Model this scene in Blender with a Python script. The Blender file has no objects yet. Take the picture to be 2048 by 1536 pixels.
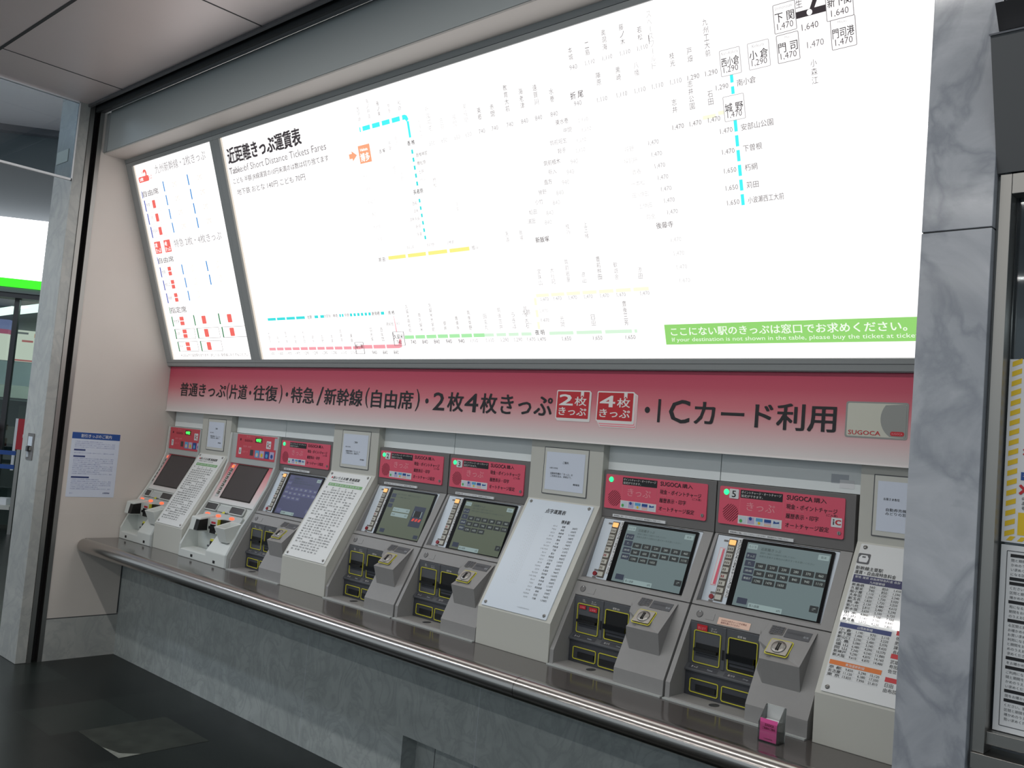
import bpy, math, random
from mathutils import Vector, Matrix
random.seed(7)
SC = bpy.context.scene
COL = SC.collection
# ------------------------------------------------------------------ camera, world, lamps, exposure
cam_d = bpy.data.cameras.new('camera'); cam = bpy.data.objects.new('camera', cam_d); COL.objects.link(cam)
YAW, PIT, ROL, FPX = -0.753210502, 0.0657463534, 0.0847737060, 1847.75658
_f = Vector((math.sin(YAW)*math.cos(PIT), math.cos(YAW)*math.cos(PIT), math.sin(PIT)))
_r = Vector((math.cos(YAW), -math.sin(YAW), 0)); _u = _r.cross(_f)
_r2 = _r*math.cos(ROL) + _u*math.sin(ROL); _u2 = -_r*math.sin(ROL) + _u*math.cos(ROL)
cam.matrix_world = Matrix(((_r2.x, _u2.x, -_f.x, 5.896), (_r2.y, _u2.y, -_f.y, -2.768), (_r2.z, _u2.z, -_f.z, 1.55), (0, 0, 0, 1)))
cam_d.sensor_width = 36; cam_d.lens = FPX/2048*36; cam_d.clip_start = 0.02; cam_d.clip_end = 100
SC.camera = cam
SC.view_settings.view_transform = 'Standard'; SC.view_settings.look = 'None'
SC.view_settings.gamma = 1; SC.view_settings.use_curve_mapping = False
SC.view_settings.exposure = 0.0
SC.cycles.use_denoising = True
SC.cycles.max_bounces = 8
W = bpy.data.worlds.new('concourse'); SC.world = W; W.use_nodes = True
W.node_tree.nodes['Background'].inputs[0].default_value = (0.80, 0.92, 1.0, 1)
W.node_tree.nodes['Background'].inputs[1].default_value = 0.62
def area(name, loc, sx, sy, power, col, rot=(0, 0, 0)):
    d = bpy.data.lights.new(name, 'AREA'); d.shape = 'RECTANGLE'; d.size = sx; d.size_y = sy
    d.energy = power; d.color = col
    o = bpy.data.objects.new(name, d); COL.objects.link(o); o.location = loc; o.rotation_euler = rot
    return o
TUBE = (1.0, 0.98, 0.95)
area('ceiling_tube_row', (3.2, -1.86, 3.425), 6.2, 0.06, 52, TUBE)
area('ceiling_tube_row', (3.2, -4.75, 3.425), 6.2, 0.06, 52, TUBE)
area('ceiling_tube_row', (3.2, -7.2, 3.425), 6.2, 0.06, 46, TUBE)
area('shop_tube_row', (-7.2, 2.2, 2.9), 3.0, 0.2, 45, (1, 1, 1), (0, 0, math.radians(53)))
area('hall_daylight_fill', (-3.0, -3.0, 4.6), 4.0, 0.2, 130, (0.80, 0.88, 1.0))  # added cool overhead fill standing in for daylight from the entrance

# ------------------------------------------------------------------ materials
def lin(c):
    o = []
    for x in c[:3]:
        x /= 255.0
        o.append(x/12.92 if x <= 0.04045 else ((x+0.055)/1.055)**2.4)
    return (*o, 1)
MATS = {}
def mat(name, rgb, rough=0.5, metal=0.0, spec=0.5, noise=0.0, nscale=8.0, bump=0.0):
    if name in MATS: return MATS[name]
    m = bpy.data.materials.new(name); m.use_nodes = True; nt = m.node_tree
    b = nt.nodes['Principled BSDF']; c = lin(rgb)
    b.inputs['Base Color'].default_value = c; b.inputs['Roughness'].default_value = rough
    b.inputs['Metallic'].default_value = metal; b.inputs['Specular IOR Level'].default_value = spec
    if noise or bump:
        tc = nt.nodes.new('ShaderNodeTexCoord'); n = nt.nodes.new('ShaderNodeTexNoise')
        n.inputs['Scale'].default_value = nscale; n.inputs['Detail'].default_value = 5
        nt.links.new(tc.outputs['Object'], n.inputs['Vector'])
        if noise:
            r = nt.nodes.new('ShaderNodeValToRGB')
            r.color_ramp.elements[0].position = 0.3; r.color_ramp.elements[1].position = 0.7
            r.color_ramp.elements[0].color = tuple(x*(1-noise) for x in c[:3])+(1,)
            r.color_ramp.elements[1].color = tuple(min(1, x*(1+noise*0.6)) for x in c[:3])+(1,)
            nt.links.new(n.outputs['Fac'], r.inputs['Fac']); nt.links.new(r.outputs['Color'], b.inputs['Base Color'])
        if bump:
            bp = nt.nodes.new('ShaderNodeBump'); bp.inputs['Strength'].default_value = bump; bp.inputs['Distance'].default_value = 0.002
            nt.links.new(n.outputs['Fac'], bp.inputs['Height']); nt.links.new(bp.outputs['Normal'], b.inputs['Normal'])
    MATS[name] = m
    return m
def emit(name, rgb, strength=1.0):
    if name in MATS: return MATS[name]
    m = bpy.data.materials.new(name); m.use_nodes = True; nt = m.node_tree
    b = nt.nodes['Principled BSDF']
    b.inputs['Base Color'].default_value = (0.02, 0.02, 0.02, 1); b.inputs['Roughness'].default_value = 0.35
    b.inputs['Emission Color'].default_value = lin(rgb); b.inputs['Emission Strength'].default_value = strength
    b.inputs['Specular IOR Level'].default_value = 0.25
    MATS[name] = m
    return m
def marble(name, light, dark, scale, vein=0.55, rough=0.22, twist=2.2, soft=0.075):
    m = bpy.data.materials.new(name); m.use_nodes = True; nt = m.node_tree; N = nt.nodes; L = nt.links
    b = N['Principled BSDF']; b.inputs['Roughness'].default_value = rough
    tc = N.new('ShaderNodeTexCoord')
    n1 = N.new('ShaderNodeTexNoise'); n1.inputs['Scale'].default_value = scale; n1.inputs['Detail'].default_value = 8; n1.inputs['Roughness'].default_value = 0.62
    n1.inputs['Distortion'].default_value = 1.2
    L.new(tc.outputs['Object'], n1.inputs['Vector'])
    mp = N.new('ShaderNodeMapping'); mp.inputs['Rotation'].default_value = (0.3, 0.75, 0.4); mp.inputs['Scale'].default_value = (1, 1, 0.8)
    L.new(tc.outputs['Object'], mp.inputs['Vector'])
    n2 = N.new('ShaderNodeTexNoise'); n2.inputs['Scale'].default_value = scale*1.3; n2.inputs['Detail'].default_value = 7; n2.inputs['Distortion'].default_value = twist
    L.new(mp.outputs['Vector'], n2.inputs['Vector'])
    s = N.new('ShaderNodeMath'); s.operation = 'SUBTRACT'; s.inputs[1].default_value = 0.5; L.new(n2.outputs['Fac'], s.inputs[0])
    a = N.new('ShaderNodeMath'); a.operation = 'ABSOLUTE'; L.new(s.outputs[0], a.inputs[0])
    rv = N.new('ShaderNodeValToRGB'); rv.color_ramp.elements[0].position = 0.0; rv.color_ramp.elements[1].position = soft
    rv.color_ramp.elements[0].color = (vein, vein, vein, 1); rv.color_ramp.elements[1].color = (0, 0, 0, 1)
    L.new(a.outputs[0], rv.inputs['Fac'])
    rb = N.new('ShaderNodeValToRGB'); rb.color_ramp.elements[0].position = 0.32; rb.color_ramp.elements[1].position = 0.68
    ld, ll = lin(dark), lin(light)
    rb.color_ramp.elements[0].color = tuple(0.55*x+0.45*y for x, y in zip(ld, ll)); rb.color_ramp.elements[1].color = ll
    L.new(n1.outputs['Fac'], rb.inputs['Fac'])
    mx = N.new('ShaderNodeMix'); mx.data_type = 'RGBA'; mx.inputs['B'].default_value = ld
    L.new(rv.outputs['Color'], mx.inputs['Factor']); L.new(rb.outputs['Color'], mx.inputs['A'])
    L.new(mx.outputs['Result'], b.inputs['Base Color'])
    MATS[name] = m
    return m
def sign_gradient():
    m = bpy.data.materials.new('printed_pink_fade'); m.use_nodes = True; nt = m.node_tree; N = nt.nodes; L = nt.links
    b = N['Principled BSDF']; b.inputs['Roughness'].default_value = 0.45
    tc = N.new('ShaderNodeTexCoord'); sx = N.new('ShaderNodeSeparateXYZ'); L.new(tc.outputs['Generated'], sx.inputs[0])
    r = N.new('ShaderNodeValToRGB'); e = r.color_ramp.elements
    e[0].position = 0.05; e[0].color = lin((226, 218, 216)); e[1].position = 1.0; e[1].color = lin((196, 62, 92))
    k = r.color_ramp.elements.new(0.55); k.color = lin((216, 120, 130))
    k = r.color_ramp.elements.new(0.8); k.color = lin((202, 80, 102))
    L.new(sx.outputs['Z'], r.inputs['Fac']); L.new(r.outputs['Color'], b.inputs['Base Color'])
    MATS['sign_pink'] = m
    return m
def pink_fade_machine():
    m = bpy.data.materials.new('printed_pink_to_white'); m.use_nodes = True; nt = m.node_tree; N = nt.nodes; L = nt.links
    b = N['Principled BSDF']; b.inputs['Roughness'].default_value = 0.4
    tc = N.new('ShaderNodeTexCoord'); sx = N.new('ShaderNodeSeparateXYZ'); L.new(tc.outputs['Generated'], sx.inputs[0])
    r = N.new('ShaderNodeValToRGB'); e = r.color_ramp.elements
    e[0].position = 0.05; e[0].color = lin((214, 214, 212)); e[1].position = 0.95; e[1].color = lin((208, 84, 96))
    k = r.color_ramp.elements.new(0.45); k.color = lin((222, 178, 178))
    L.new(sx.outputs['Z'], r.inputs['Fac']); L.new(r.outputs['Color'], b.inputs['Base Color'])
    MATS['pink_fade'] = m
    return m
def granite_floor():
    m = bpy.data.materials.new('dark_granite_tiles'); m.use_nodes = True; nt = m.node_tree; N = nt.nodes; L = nt.links
    b = N['Principled BSDF']; b.inputs['Roughness'].default_value = 0.3; b.inputs['Specular IOR Level'].default_value = 0.2
    tc = N.new('ShaderNodeTexCoord')
    br = N.new('ShaderNodeTexBrick'); br.offset = 0; br.inputs['Scale'].default_value = 1
    br.inputs['Brick Width'].default_value = 0.45; br.inputs['Row Height'].default_value = 0.45; br.inputs['Mortar Size'].default_value = 0.0025
    br.inputs['Color1'].default_value = lin((26, 30, 29)); br.inputs['Color2'].default_value = lin((46, 53, 49)); br.inputs['Mortar'].default_value = lin((24, 27, 26))
    br.inputs['Bias'].default_value = -0.55
    L.new(tc.outputs['Object'], br.inputs['Vector'])
    n = N.new('ShaderNodeTexNoise'); n.inputs['Scale'].default_value = 60; n.inputs['Detail'].default_value = 6; L.new(tc.outputs['Object'], n.inputs['Vector'])
    mx = N.new('ShaderNodeMix'); mx.data_type = 'RGBA'; mx.blend_type = 'OVERLAY'; mx.inputs['Factor'].default_value = 0.35
    L.new(br.outputs['Color'], mx.inputs['A']); L.new(n.outputs['Fac'], mx.inputs['B']); L.new(mx.outputs['Result'], b.inputs['Base Color'])
    MATS['floor'] = m
    return m
def clear(name, tint, gloss=0.1, rough=0.03):
    m = bpy.data.materials.new(name); m.use_nodes = True; nt = m.node_tree; N = nt.nodes; L = nt.links
    N.remove(N['Principled BSDF']); out = N['Material Output']
    t = N.new('ShaderNodeBsdfTransparent'); t.inputs[0].default_value = lin(tint)
    g = N.new('ShaderNodeBsdfGlossy'); g.inputs['Roughness'].default_value = rough
    fr = N.new('ShaderNodeFresnel'); fr.inputs['IOR'].default_value = 1.45
    ml = N.new('ShaderNodeMath'); ml.operation = 'MULTIPLY_ADD'; ml.inputs[1].default_value = 0.8; ml.inputs[2].default_value = gloss*0.2
    L.new(fr.outputs[0], ml.inputs[0])
    mx = N.new('ShaderNodeMixShader'); L.new(ml.outputs[0], mx.inputs[0]); L.new(t.outputs[0], mx.inputs[1]); L.new(g.outputs[0], mx.inputs[2])
    L.new(mx.outputs[0], out.inputs[0])
    MATS[name] = m
    return m
mat('cream', (212, 204, 196), 0.55, noise=0.03, nscale=3)
mat('cream2', (216, 210, 204), 0.5)
mat('fascia', (188, 194, 194), 0.5)
mat('ceil', (232, 222, 220), 0.36, metal=0.35, noise=0.02, nscale=2)
mat('seam', (58, 60, 62), 0.6)
mat('black', (10, 10, 11), 0.5)
mat('gloss_black', (12, 12, 14), 0.12)
mat('recess', (20, 18, 18), 0.8)
mat('rail', (120, 120, 124), 0.35, metal=0.6)
mat('steel', (158, 156, 152), 0.38, metal=1.0)
mat('steel_nose', (176, 172, 168), 0.2, metal=1.0)
mat('steel_bright', (176, 172, 166), 0.42, metal=1.0)
mat('counter', (84, 80, 78), 0.13, spec=0.6, noise=0.03, nscale=30)
mat('board_frame', (158, 161, 161), 0.45)
mat('mgrey', (146, 145, 144), 0.5, noise=0.02, nscale=40, bump=0.06)
mat('mgrey_dark', (112, 110, 109), 0.5)
mat('mwhite', (206, 210, 206), 0.45)
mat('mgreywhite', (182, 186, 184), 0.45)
mat('pink', (226, 88, 112), 0.4)
mat('pink2', (208, 74, 88), 0.4)
mat('pink_lt', (228, 110, 124), 0.4)
mat('slot', (84, 86, 90), 0.45)
mat('slot_dk', (62, 64, 70), 0.45)
mat('yellow', (210, 204, 62), 0.5)
mat('paper', (226, 228, 230), 0.6)
mat('paperblue', (214, 222, 236), 0.55)
mat('panel_white', (226, 228, 228), 0.04)
mat('panel_matt', (222, 224, 222), 0.4)
mat('panel_ice', (208, 218, 228), 0.3)
mat('stand', (196, 196, 188), 0.5)
mat('stand2', (204, 205, 198), 0.5)
mat('ink', (24, 24, 28), 0.5)
mat('ink_soft', (84, 86, 90), 0.5)
mat('ink_faint', (184, 190, 196), 0.5)
mat('ink_blue', (52, 66, 120), 0.5)
mat('ink_lav', (150, 158, 196), 0.5)
mat('white_ink', (236, 232, 230), 0.5)
mat('pink_ink', (238, 150, 160), 0.5)
mat('dark_red_ink', (110, 22, 40), 0.5)
mat('red', (196, 34, 44), 0.45)
mat('red_btn', (140, 24, 36), 0.3)
mat('blue', (36, 78, 150), 0.5)
mat('navy', (44, 46, 92), 0.5)
mat('orange', (222, 120, 48), 0.5)
mat('green_ink', (122, 176, 112), 0.5)
mat('hazard', (232, 196, 36), 0.5)
mat('peach', (232, 196, 176), 0.5)
mat('sky_ink', (96, 168, 214), 0.5)
mat('leaf_ink', (84, 180, 92), 0.5)
mat('lilac_ink', (188, 180, 214), 0.5)
mat('filler', (232, 238, 238), 0.5)
mat('card_a', (206, 206, 192), 0.4)
mat('card_b', (150, 152, 148), 0.4)
mat('magenta', (240, 96, 168), 0.45)
mat('pad', (64, 62, 62), 0.35)
mat('offscreen', (62, 58, 60), 0.18)
mat('btn_brown', (92, 86, 78), 0.45)
mat('btn_face', (190, 188, 178), 0.4)
mat('dark_wall', (92, 94, 96), 0.6)
mat('dark_metal', (58, 58, 60), 0.4)
mat('shop_grey', (128, 134, 136), 0.6)
mat('worn_tile', (54, 58, 53), 0.4, spec=0.2, noise=0.3, nscale=9)
mat('wear', (120, 124, 116), 0.5, noise=0.3, nscale=30)
mat('red_matte', (186, 46, 58), 0.6)
marble('marble', (172, 178, 177), (134, 141, 140), 5.0, vein=0.4)
marble('marble_pillar', (190, 193, 199), (120, 126, 136), 3.6, vein=0.5, rough=0.13, twist=0.7, soft=0.06)
marble('marble_left', (182, 182, 177), (146, 150, 149), 3.5, vein=0.4, rough=0.25)
sign_gradient(); pink_fade_machine(); granite_floor()
clear('glass', (214, 222, 226)); clear('glass_shop', (205, 220, 216)); clear('acrylic', (246, 248, 248), 0.3); clear('acrylic_front', (252, 252, 252), 0.05)
mat('frosted', (196, 200, 198), 0.4)
emit('lit_white', (255, 253, 252), 1.3)
emit('lit_black', (52, 44, 48), 1.0); emit('lit_dark', (80, 70, 74), 1.0)
emit('lit_grey', (124, 118, 120), 1.0); emit('lit_mid', (170, 166, 168), 1.0); emit('lit_faint', (214, 212, 212), 1.0)  # letter greys lightened to imitate backlight bleeding over dark print
emit('lit_cyan', (70, 248, 250), 1.0); emit('lit_cyan2', (60, 228, 228), 1.0); emit('lit_yellow', (252, 246, 140), 1.0); emit('lit_pale', (255, 254, 226), 1.0)
emit('lit_pink', (250, 166, 176), 1.0); emit('lit_green', (176, 240, 176), 1.0); emit('lit_palegreen', (220, 248, 222), 1.0)
emit('lit_orange', (255, 172, 130), 1.0); emit('lit_banner', (150, 216, 116), 1.0); emit('lit_bannertext', (246, 255, 240), 1.0)
emit('lit_blue', (44, 72, 178), 1.0); emit('lit_sky', (40, 138, 214), 1.0); emit('lit_red', (244, 108, 100), 1.0); emit('lit_dgreen', (30, 128, 76), 1.0); emit('lit_warm', (232, 222, 208), 1.0)
emit('scr_teal', (92, 108, 110)); emit('scr_olive', (76, 84, 68)); emit('scr_violet', (62, 65, 92))
emit('scr_dark', (24, 30, 32)); emit('scr_navy', (34, 42, 60)); emit('scr_light', (128, 146, 146)); emit('scr_text', (150, 160, 156)); emit('scr_ink', (50, 62, 62)); emit('scr_violet_d', (74, 76, 110)); emit('scr_red', (190, 60, 50))
emit('led_green', (40, 255, 130), 2.2); emit('led_seg', (60, 255, 90), 2.0); emit('led_orange', (255, 100, 62), 1.5); emit('led_amber', (255, 186, 110), 1.2)
emit('shop_white', (250, 250, 255), 3.0); emit('shop_green', (60, 240, 30), 1.2); emit('shop_tube', (255, 255, 252), 2.5)
emit('menu_lit', (255, 240, 228), 1.15); emit('menu_red', (220, 110, 110), 1.0); emit('menu_blue', (150, 150, 210), 0.8); emit('menu_pink', (214, 90, 130), 0.9)

# ------------------------------------------------------------------ mesh helpers
class MB:
    def __init__(s): s.v = []; s.f = []; s.m = []; s.names = []
    def mi(s, name):
        if name not in s.names: s.names.append(name)
        return s.names.index(name)
    def poly(s, pts, m):
        b = len(s.v); s.v += [tuple(p) for p in pts]; s.f.append(tuple(range(b, b+len(pts)))); s.m.append(s.mi(m))
    def mesh(s, vs, fs, m):
        b = len(s.v); s.v += [tuple(p) for p in vs]; k = s.mi(m)
        for f in fs: s.f.append(tuple(b+i for i in f)); s.m.append(k)
    def hexa(s, p, m):   # 4 bottom (ccw from above), 4 top
        s.mesh(p, [(3, 2, 1, 0), (4, 5, 6, 7), (0, 1, 5, 4), (1, 2, 6, 5), (2, 3, 7, 6), (3, 0, 4, 7)], m)
    def box(s, x0, x1, y0, y1, z0, z1, m):
        s.hexa([(x0, y0, z0), (x1, y0, z0), (x1, y1, z0), (x0, y1, z0), (x0, y0, z1), (x1, y0, z1), (x1, y1, z1), (x0, y1, z1)], m)
    def prism(s, prof, x0, x1, m, capm=None):   # profile of (y, z), swept along x
        n = len(prof); A = [(x0, y, z) for y, z in prof]; B = [(x1, y, z) for y, z in prof]
        ar = sum(prof[i][0]*prof[(i+1) % n][1]-prof[(i+1) % n][0]*prof[i][1] for i in range(n))
        fs = []
        for i in range(n):
            j = (i+1) % n
            fs.append((i, n+i, n+j, j) if ar > 0 else (i, j, n+j, n+i))
        s.mesh(A+B, fs, m)
        c = capm or m
        s.poly(A if ar < 0 else A[::-1], c); s.poly(B if ar > 0 else B[::-1], c)
    def tube(s, pts, r, m, n=8, closed=False):
        P = [Vector(p) for p in pts]; N = len(P); rings = []
        for i in range(N):
            a = P[i-1] if (i or closed) else P[i]; b = P[(i+1) % N] if (i < N-1 or closed) else P[i]
            t = (b-a).normalized(); up = Vector((0, 0, 1)) if abs(t.z) < 0.9 else Vector((0, 1, 0))
            e = t.cross(up).normalized(); g = e.cross(t)
            rings.append([P[i]+r*(math.cos(2*math.pi*k/n)*e+math.sin(2*math.pi*k/n)*g) for k in range(n)])
        vs = [q for R in rings for q in R]; fs = []
        for i in range(N if closed else N-1):
            j = (i+1) % N
            for k in range(n): fs.append((i*n+k, i*n+(k+1) % n, j*n+(k+1) % n, j*n+k))
        if not closed: fs.append(tuple(range(n))); fs.append(tuple((N-1)*n+k for k in range(n))[::-1])
        s.mesh(vs, fs, m)
    def build(s, name, parent=None, org=(0, 0, 0), bevel=0, seg=2, smooth=False, clip=None):
        me = bpy.data.meshes.new(name)
        vs = s.v
        if clip: vs = [(min(max(x, clip[0]), clip[1]), y, z) for x, y, z in vs]
        me.from_pydata([(x-org[0], y-org[1], z-org[2]) for x, y, z in vs], [], s.f)
        for n in s.names: me.materials.append(MATS[n])
        me.polygons.foreach_set('material_index', s.m)
        if smooth: me.polygons.foreach_set('use_smooth', [True]*len(me.polygons))
        me.update()
        o = bpy.data.objects.new(name, me); COL.objects.link(o)
        if parent: o.parent = parent
        else: o.location = org
        if bevel:
            b = o.modifiers.new('edge', 'BEVEL'); b.width = bevel; b.segments = seg; b.limit_method = 'ANGLE'; b.angle_limit = math.radians(35)
        return o
TXT = {}
def glyphs(s, bold=0.0):
    k = (s, bold)
    if k not in TXT:
        c = bpy.data.curves.new('t', 'FONT'); c.body = s; c.dimensions = '2D'; c.fill_mode = 'BOTH'; c.resolution_u = 2; c.offset = bold
        c.space_line = 1.12; c.align_x = 'LEFT'
        o = bpy.data.objects.new('t', c); COL.objects.link(o)
        dg = bpy.context.evaluated_depsgraph_get(); dg.update()
        me = bpy.data.meshes.new_from_object(o.evaluated_get(dg))
        vs = [(v.co.x, v.co.y) for v in me.vertices]; fs = [tuple(p.vertices) for p in me.polygons]
        bpy.data.objects.remove(o); bpy.data.curves.remove(c); bpy.data.meshes.remove(me)
        if not vs: vs = [(0, 0), (1, 0), (1, 1)]
        xs = [p[0] for p in vs]; ys = [p[1] for p in vs]
        x0, y0 = min(xs), min(ys); w, h = max(max(xs)-x0, 1e-4), max(max(ys)-y0, 1e-4)
        TXT[k] = ([((x-x0)/w, (y-y0)/h) for x, y in vs], fs, w/h)
    return TXT[k]
class Fr:
    """a flat working plane: origin, u and v axes; n points out of it"""
    def __init__(s, o, u, v): s.o = Vector(o); s.u = Vector(u).normalized(); s.v = Vector(v).normalized(); s.n = s.u.cross(s.v)
    def p(s, u, v, n=0.0): return tuple(s.o+s.u*u+s.v*v+s.n*n)
    def quad(s, mb, u0, v0, u1, v1, m, n=0.001): mb.poly([s.p(u0, v0, n), s.p(u1, v0, n), s.p(u1, v1, n), s.p(u0, v1, n)], m)
    def pl(s, mb, pts, m, n=0.001): mb.poly([s.p(a, b, n) for a, b in pts], m)
    def slab(s, mb, u0, v0, u1, v1, n0, n1, m):
        b = [s.p(u0, v0, n0), s.p(u1, v0, n0), s.p(u1, v1, n0), s.p(u0, v1, n0)]; t = [s.p(u0, v0, n1), s.p(u1, v0, n1), s.p(u1, v1, n1), s.p(u0, v1, n1)]
        mb.mesh(b+t, [(3, 2, 1, 0), (4, 5, 6, 7), (0, 1, 5, 4), (1, 2, 6, 5), (2, 3, 7, 6), (3, 0, 4, 7)], m)
    def rpts(s, u0, v0, u1, v1, r, k=4):
        o = []
        for cx, cy, a in ((u1-r, v0+r, -90), (u1-r, v1-r, 0), (u0+r, v1-r, 90), (u0+r, v0+r, 180)):
            for i in range(k+1):
                t = math.radians(a+90*i/k); o.append((cx+r*math.cos(t), cy+r*math.sin(t)))
        return o
    def rrect(s, mb, u0, v0, u1, v1, r, m, n=0.001): s.pl(mb, s.rpts(u0, v0, u1, v1, r), m, n)
    def rslab(s, mb, u0, v0, u1, v1, r, n0, n1, m):
        P = s.rpts(u0, v0, u1, v1, r); k = len(P)
        vs = [s.p(a, b, n0) for a, b in P]+[s.p(a, b, n1) for a, b in P]
        mb.mesh(vs, [(i, (i+1) % k, k+(i+1) % k, k+i) for i in range(k)]+[tuple(range(k, 2*k)), tuple(range(k))[::-1]], m)
    def ring(s, mb, u0, v0, u1, v1, r, w, m, n0=0.0, n1=0.003):
        P = s.rpts(u0, v0, u1, v1, r); Q = s.rpts(u0+w, v0+w, u1-w, v1-w, max(r-w, 0.0005)); k = len(P)
        vs = [s.p(a, b, n1) for a, b in P]+[s.p(a, b, n1) for a, b in Q]+[s.p(a, b, n0) for a, b in P]+[s.p(a, b, n0) for a, b in Q]
        fs = []
        for i in range(k):
            j = (i+1) % k
            fs += [(i, j, k+j, k+i), (2*k+i, 2*k+j, j, i), (k+i, k+j, 3*k+j, 3*k+i)]
        mb.mesh(vs, fs, m)
    def disc(s, mb, u, v, r, m, n=0.001, k=16, h=0.0):
        P = [(u+r*math.cos(2*math.pi*i/k), v+r*math.sin(2*math.pi*i/k)) for i in range(k)]
        if h:
            vs = [s.p(a, b, n) for a, b in P]+[s.p(a, b, n+h) for a, b in P]
            mb.mesh(vs, [(i, (i+1) % k, k+(i+1) % k, k+i) for i in range(k)]+[tuple(range(k, 2*k))], m)
        else: s.pl(mb, P, m, n)
    def dome(s, mb, u, v, r, h, m, n=0.0, k=14, su=1.0):
        vs = []; R = 4
        for j in range(R):
            a = j*math.pi/2/R
            for i in range(k): vs.append(s.p(u+su*r*math.cos(a)*math.cos(2*math.pi*i/k), v+r*math.cos(a)*math.sin(2*math.pi*i/k), n+h*math.sin(a)))
        vs.append(s.p(u, v, n+h)); fs = []
        for j in range(R-1):
            for i in range(k): fs.append((j*k+i, j*k+(i+1) % k, (j+1)*k+(i+1) % k, (j+1)*k+i))
        fs += [((R-1)*k+i, (R-1)*k+(i+1) % k, R*k) for i in range(k)]
        mb.mesh(vs, fs, m)
    def text(s, mb, t, u0, v0, m, h=None, w=None, n=0.0015, bold=0.0, align='L', maxw=None):
        g, fs, asp = glyphs(t)
        if h is None: h = w/asp
        if w is None: w = h*asp
        if maxw and w > maxw: w = maxw
        if align == 'C': u0 -= w/2
        elif align == 'R': u0 -= w
        d = bold*h*0.9/max(1, t.count('\n')+1)
        for i, (du, dv) in enumerate(((0, 0),) if not bold else ((-d, -d*0.5), (d, -d*0.5), (-d, d*0.5), (d, d*0.5))):
            mb.mesh([s.p(u0+a*w+du, v0+b*h+dv, n+i*0.00003) for a, b in g], fs, m)
    def vtext(s, mb, t, u, v_top, m, size, n=0.0015, bold=0.0, pitch=None):
        pitch = pitch or size*1.18
        for i, ch in enumerate(t):
            if ch == ' ': continue
            wide = ch in 'ー一'
            if wide: s.slab(mb, u-size*0.06, v_top-pitch*i-size*0.95, u+size*0.06, v_top-pitch*i-size*0.05, n-0.0005, n, m)
            else: s.text(mb, ch, u-size/2, v_top-pitch*i-size, m, h=size, w=size*0.92, n=n, bold=bold)
def thing(name, label, cat, loc, group=None):
    o = bpy.data.objects.new(name, None); COL.objects.link(o); o.location = loc; o.empty_display_size = 0.1
    o['label'] = label; o['category'] = cat
    if group: o['group'] = group
    return o
def tag(o, label, cat, group=None):
    o['label'] = label; o['category'] = cat
    if group: o['group'] = group
    return o
def struct(o): o['kind'] = 'structure'; return o
X, Y, Z = (1, 0, 0), (0, 1, 0), (0, 0, 1)
WX = 5.095          # the bay runs from the left wall x = 0 to the pillar x = WX
ZC = 0.744          # counter height

# ------------------------------------------------------------------ shell
b = MB(); b.box(-14, 9.5, -9.5, 9, -0.08, 0, 'floor'); b.box(1.352, 1.798, -0.765, -0.32, -0.01, 0.0008, 'worn_tile'); b.poly([(1.62, -0.765, 0.0012), (1.798, -0.765, 0.0012), (1.798, -0.66, 0.0012), (1.74, -0.735, 0.0012)], 'wear')
struct(b.build('floor'))
b = MB()
b.box(-0.02, 9.5, -9.5, -0.545, 3.44, 3.54, 'ceil')
for xs in (0.473, 1.98, 3.49, 5.0, 6.5): b.box(xs-0.004, xs+0.004, -9.5, -0.545, 3.4385, 3.4405, 'seam')
for ys, w in ((-1.205, 0.008), (-2.6, 0.008), (-4.0, 0.008)): b.box(-0.02, 9.5, ys-w, ys+w, 3.4382, 3.4405, 'seam')
b.box(0.2, 0.206, -9.5, -1.205, 3.4383, 3.4405, 'seam')
struct(b.build('ceiling'))
b = MB(); b.box(-14, -0.02, -9.5, 9, 5.0, 5.1, 'ceil'); struct(b.build('ceiling_hall'))
# shutter track between ceiling and grey fascia
b = MB()
b.box(0, WX, -0.545, -0.425, 3.50, 3.52, 'recess')
b.box(0, WX, -0.545, -0.527, 3.425, 3.50, 'rail')
b.box(0, WX, -0.497, -0.482, 3.405, 3.50, 'seam'); b.box(0, WX, -0.482, -0.44, 3.418, 3.50, 'rail'); b.box(0, WX, -0.44, -0.424, 3.43, 3.50, 'recess')
struct(b.build('trim_shutter_track'))
b = MB()
b.prism([(-0.42, 3.168), (-0.42, 3.432), (0.3, 3.432), (0.3, 3.168)], 0.045, WX, 'fascia')
b.box(0.0, 0.043, -0.425, -0.25, 3.168, 3.42, 'board_frame')
b.box(0.0, WX, -0.418, -0.10, 3.160, 3.1675, 'cream2')
struct(b.build('wall_upper', bevel=0.002))
# left wall with shutter guide
b = MB()
b.box(-0.12, 0, -0.44, 0.45, 0.252, 3.5, 'cream')
b.box(-0.12, 0.0015, -0.44, 0.004, 0.252, 0.2575, 'seam')
b.box(-0.12, 0.0012, -0.008, 0.0, 0.26, 0.66, 'seam')
b.box(-0.12, 0.0004, -0.438, 0.2, 0.897, 0.899, 'cream2')
struct(b.build('wall_left'))
b = MB(); b.box(-0.12, 0.003, -0.44, 0.02, 0, 0.252, 'marble_left'); struct(b.build('baseboard_left'))
b = MB()
b.box(-0.12, 0.004, -0.528, -0.502, 0, 3.5, 'steel'); b.box(-0.12, -0.05, -0.502, -0.466, 0, 3.5, 'recess'); b.box(-0.12, 0.004, -0.466, -0.44, 0, 3.5, 'steel')
b.box(-0.05, -0.02, -0.502, -0.49, 0, 3.5, 'recess')
struct(b.build('trim_shutter_guide'))
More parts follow.
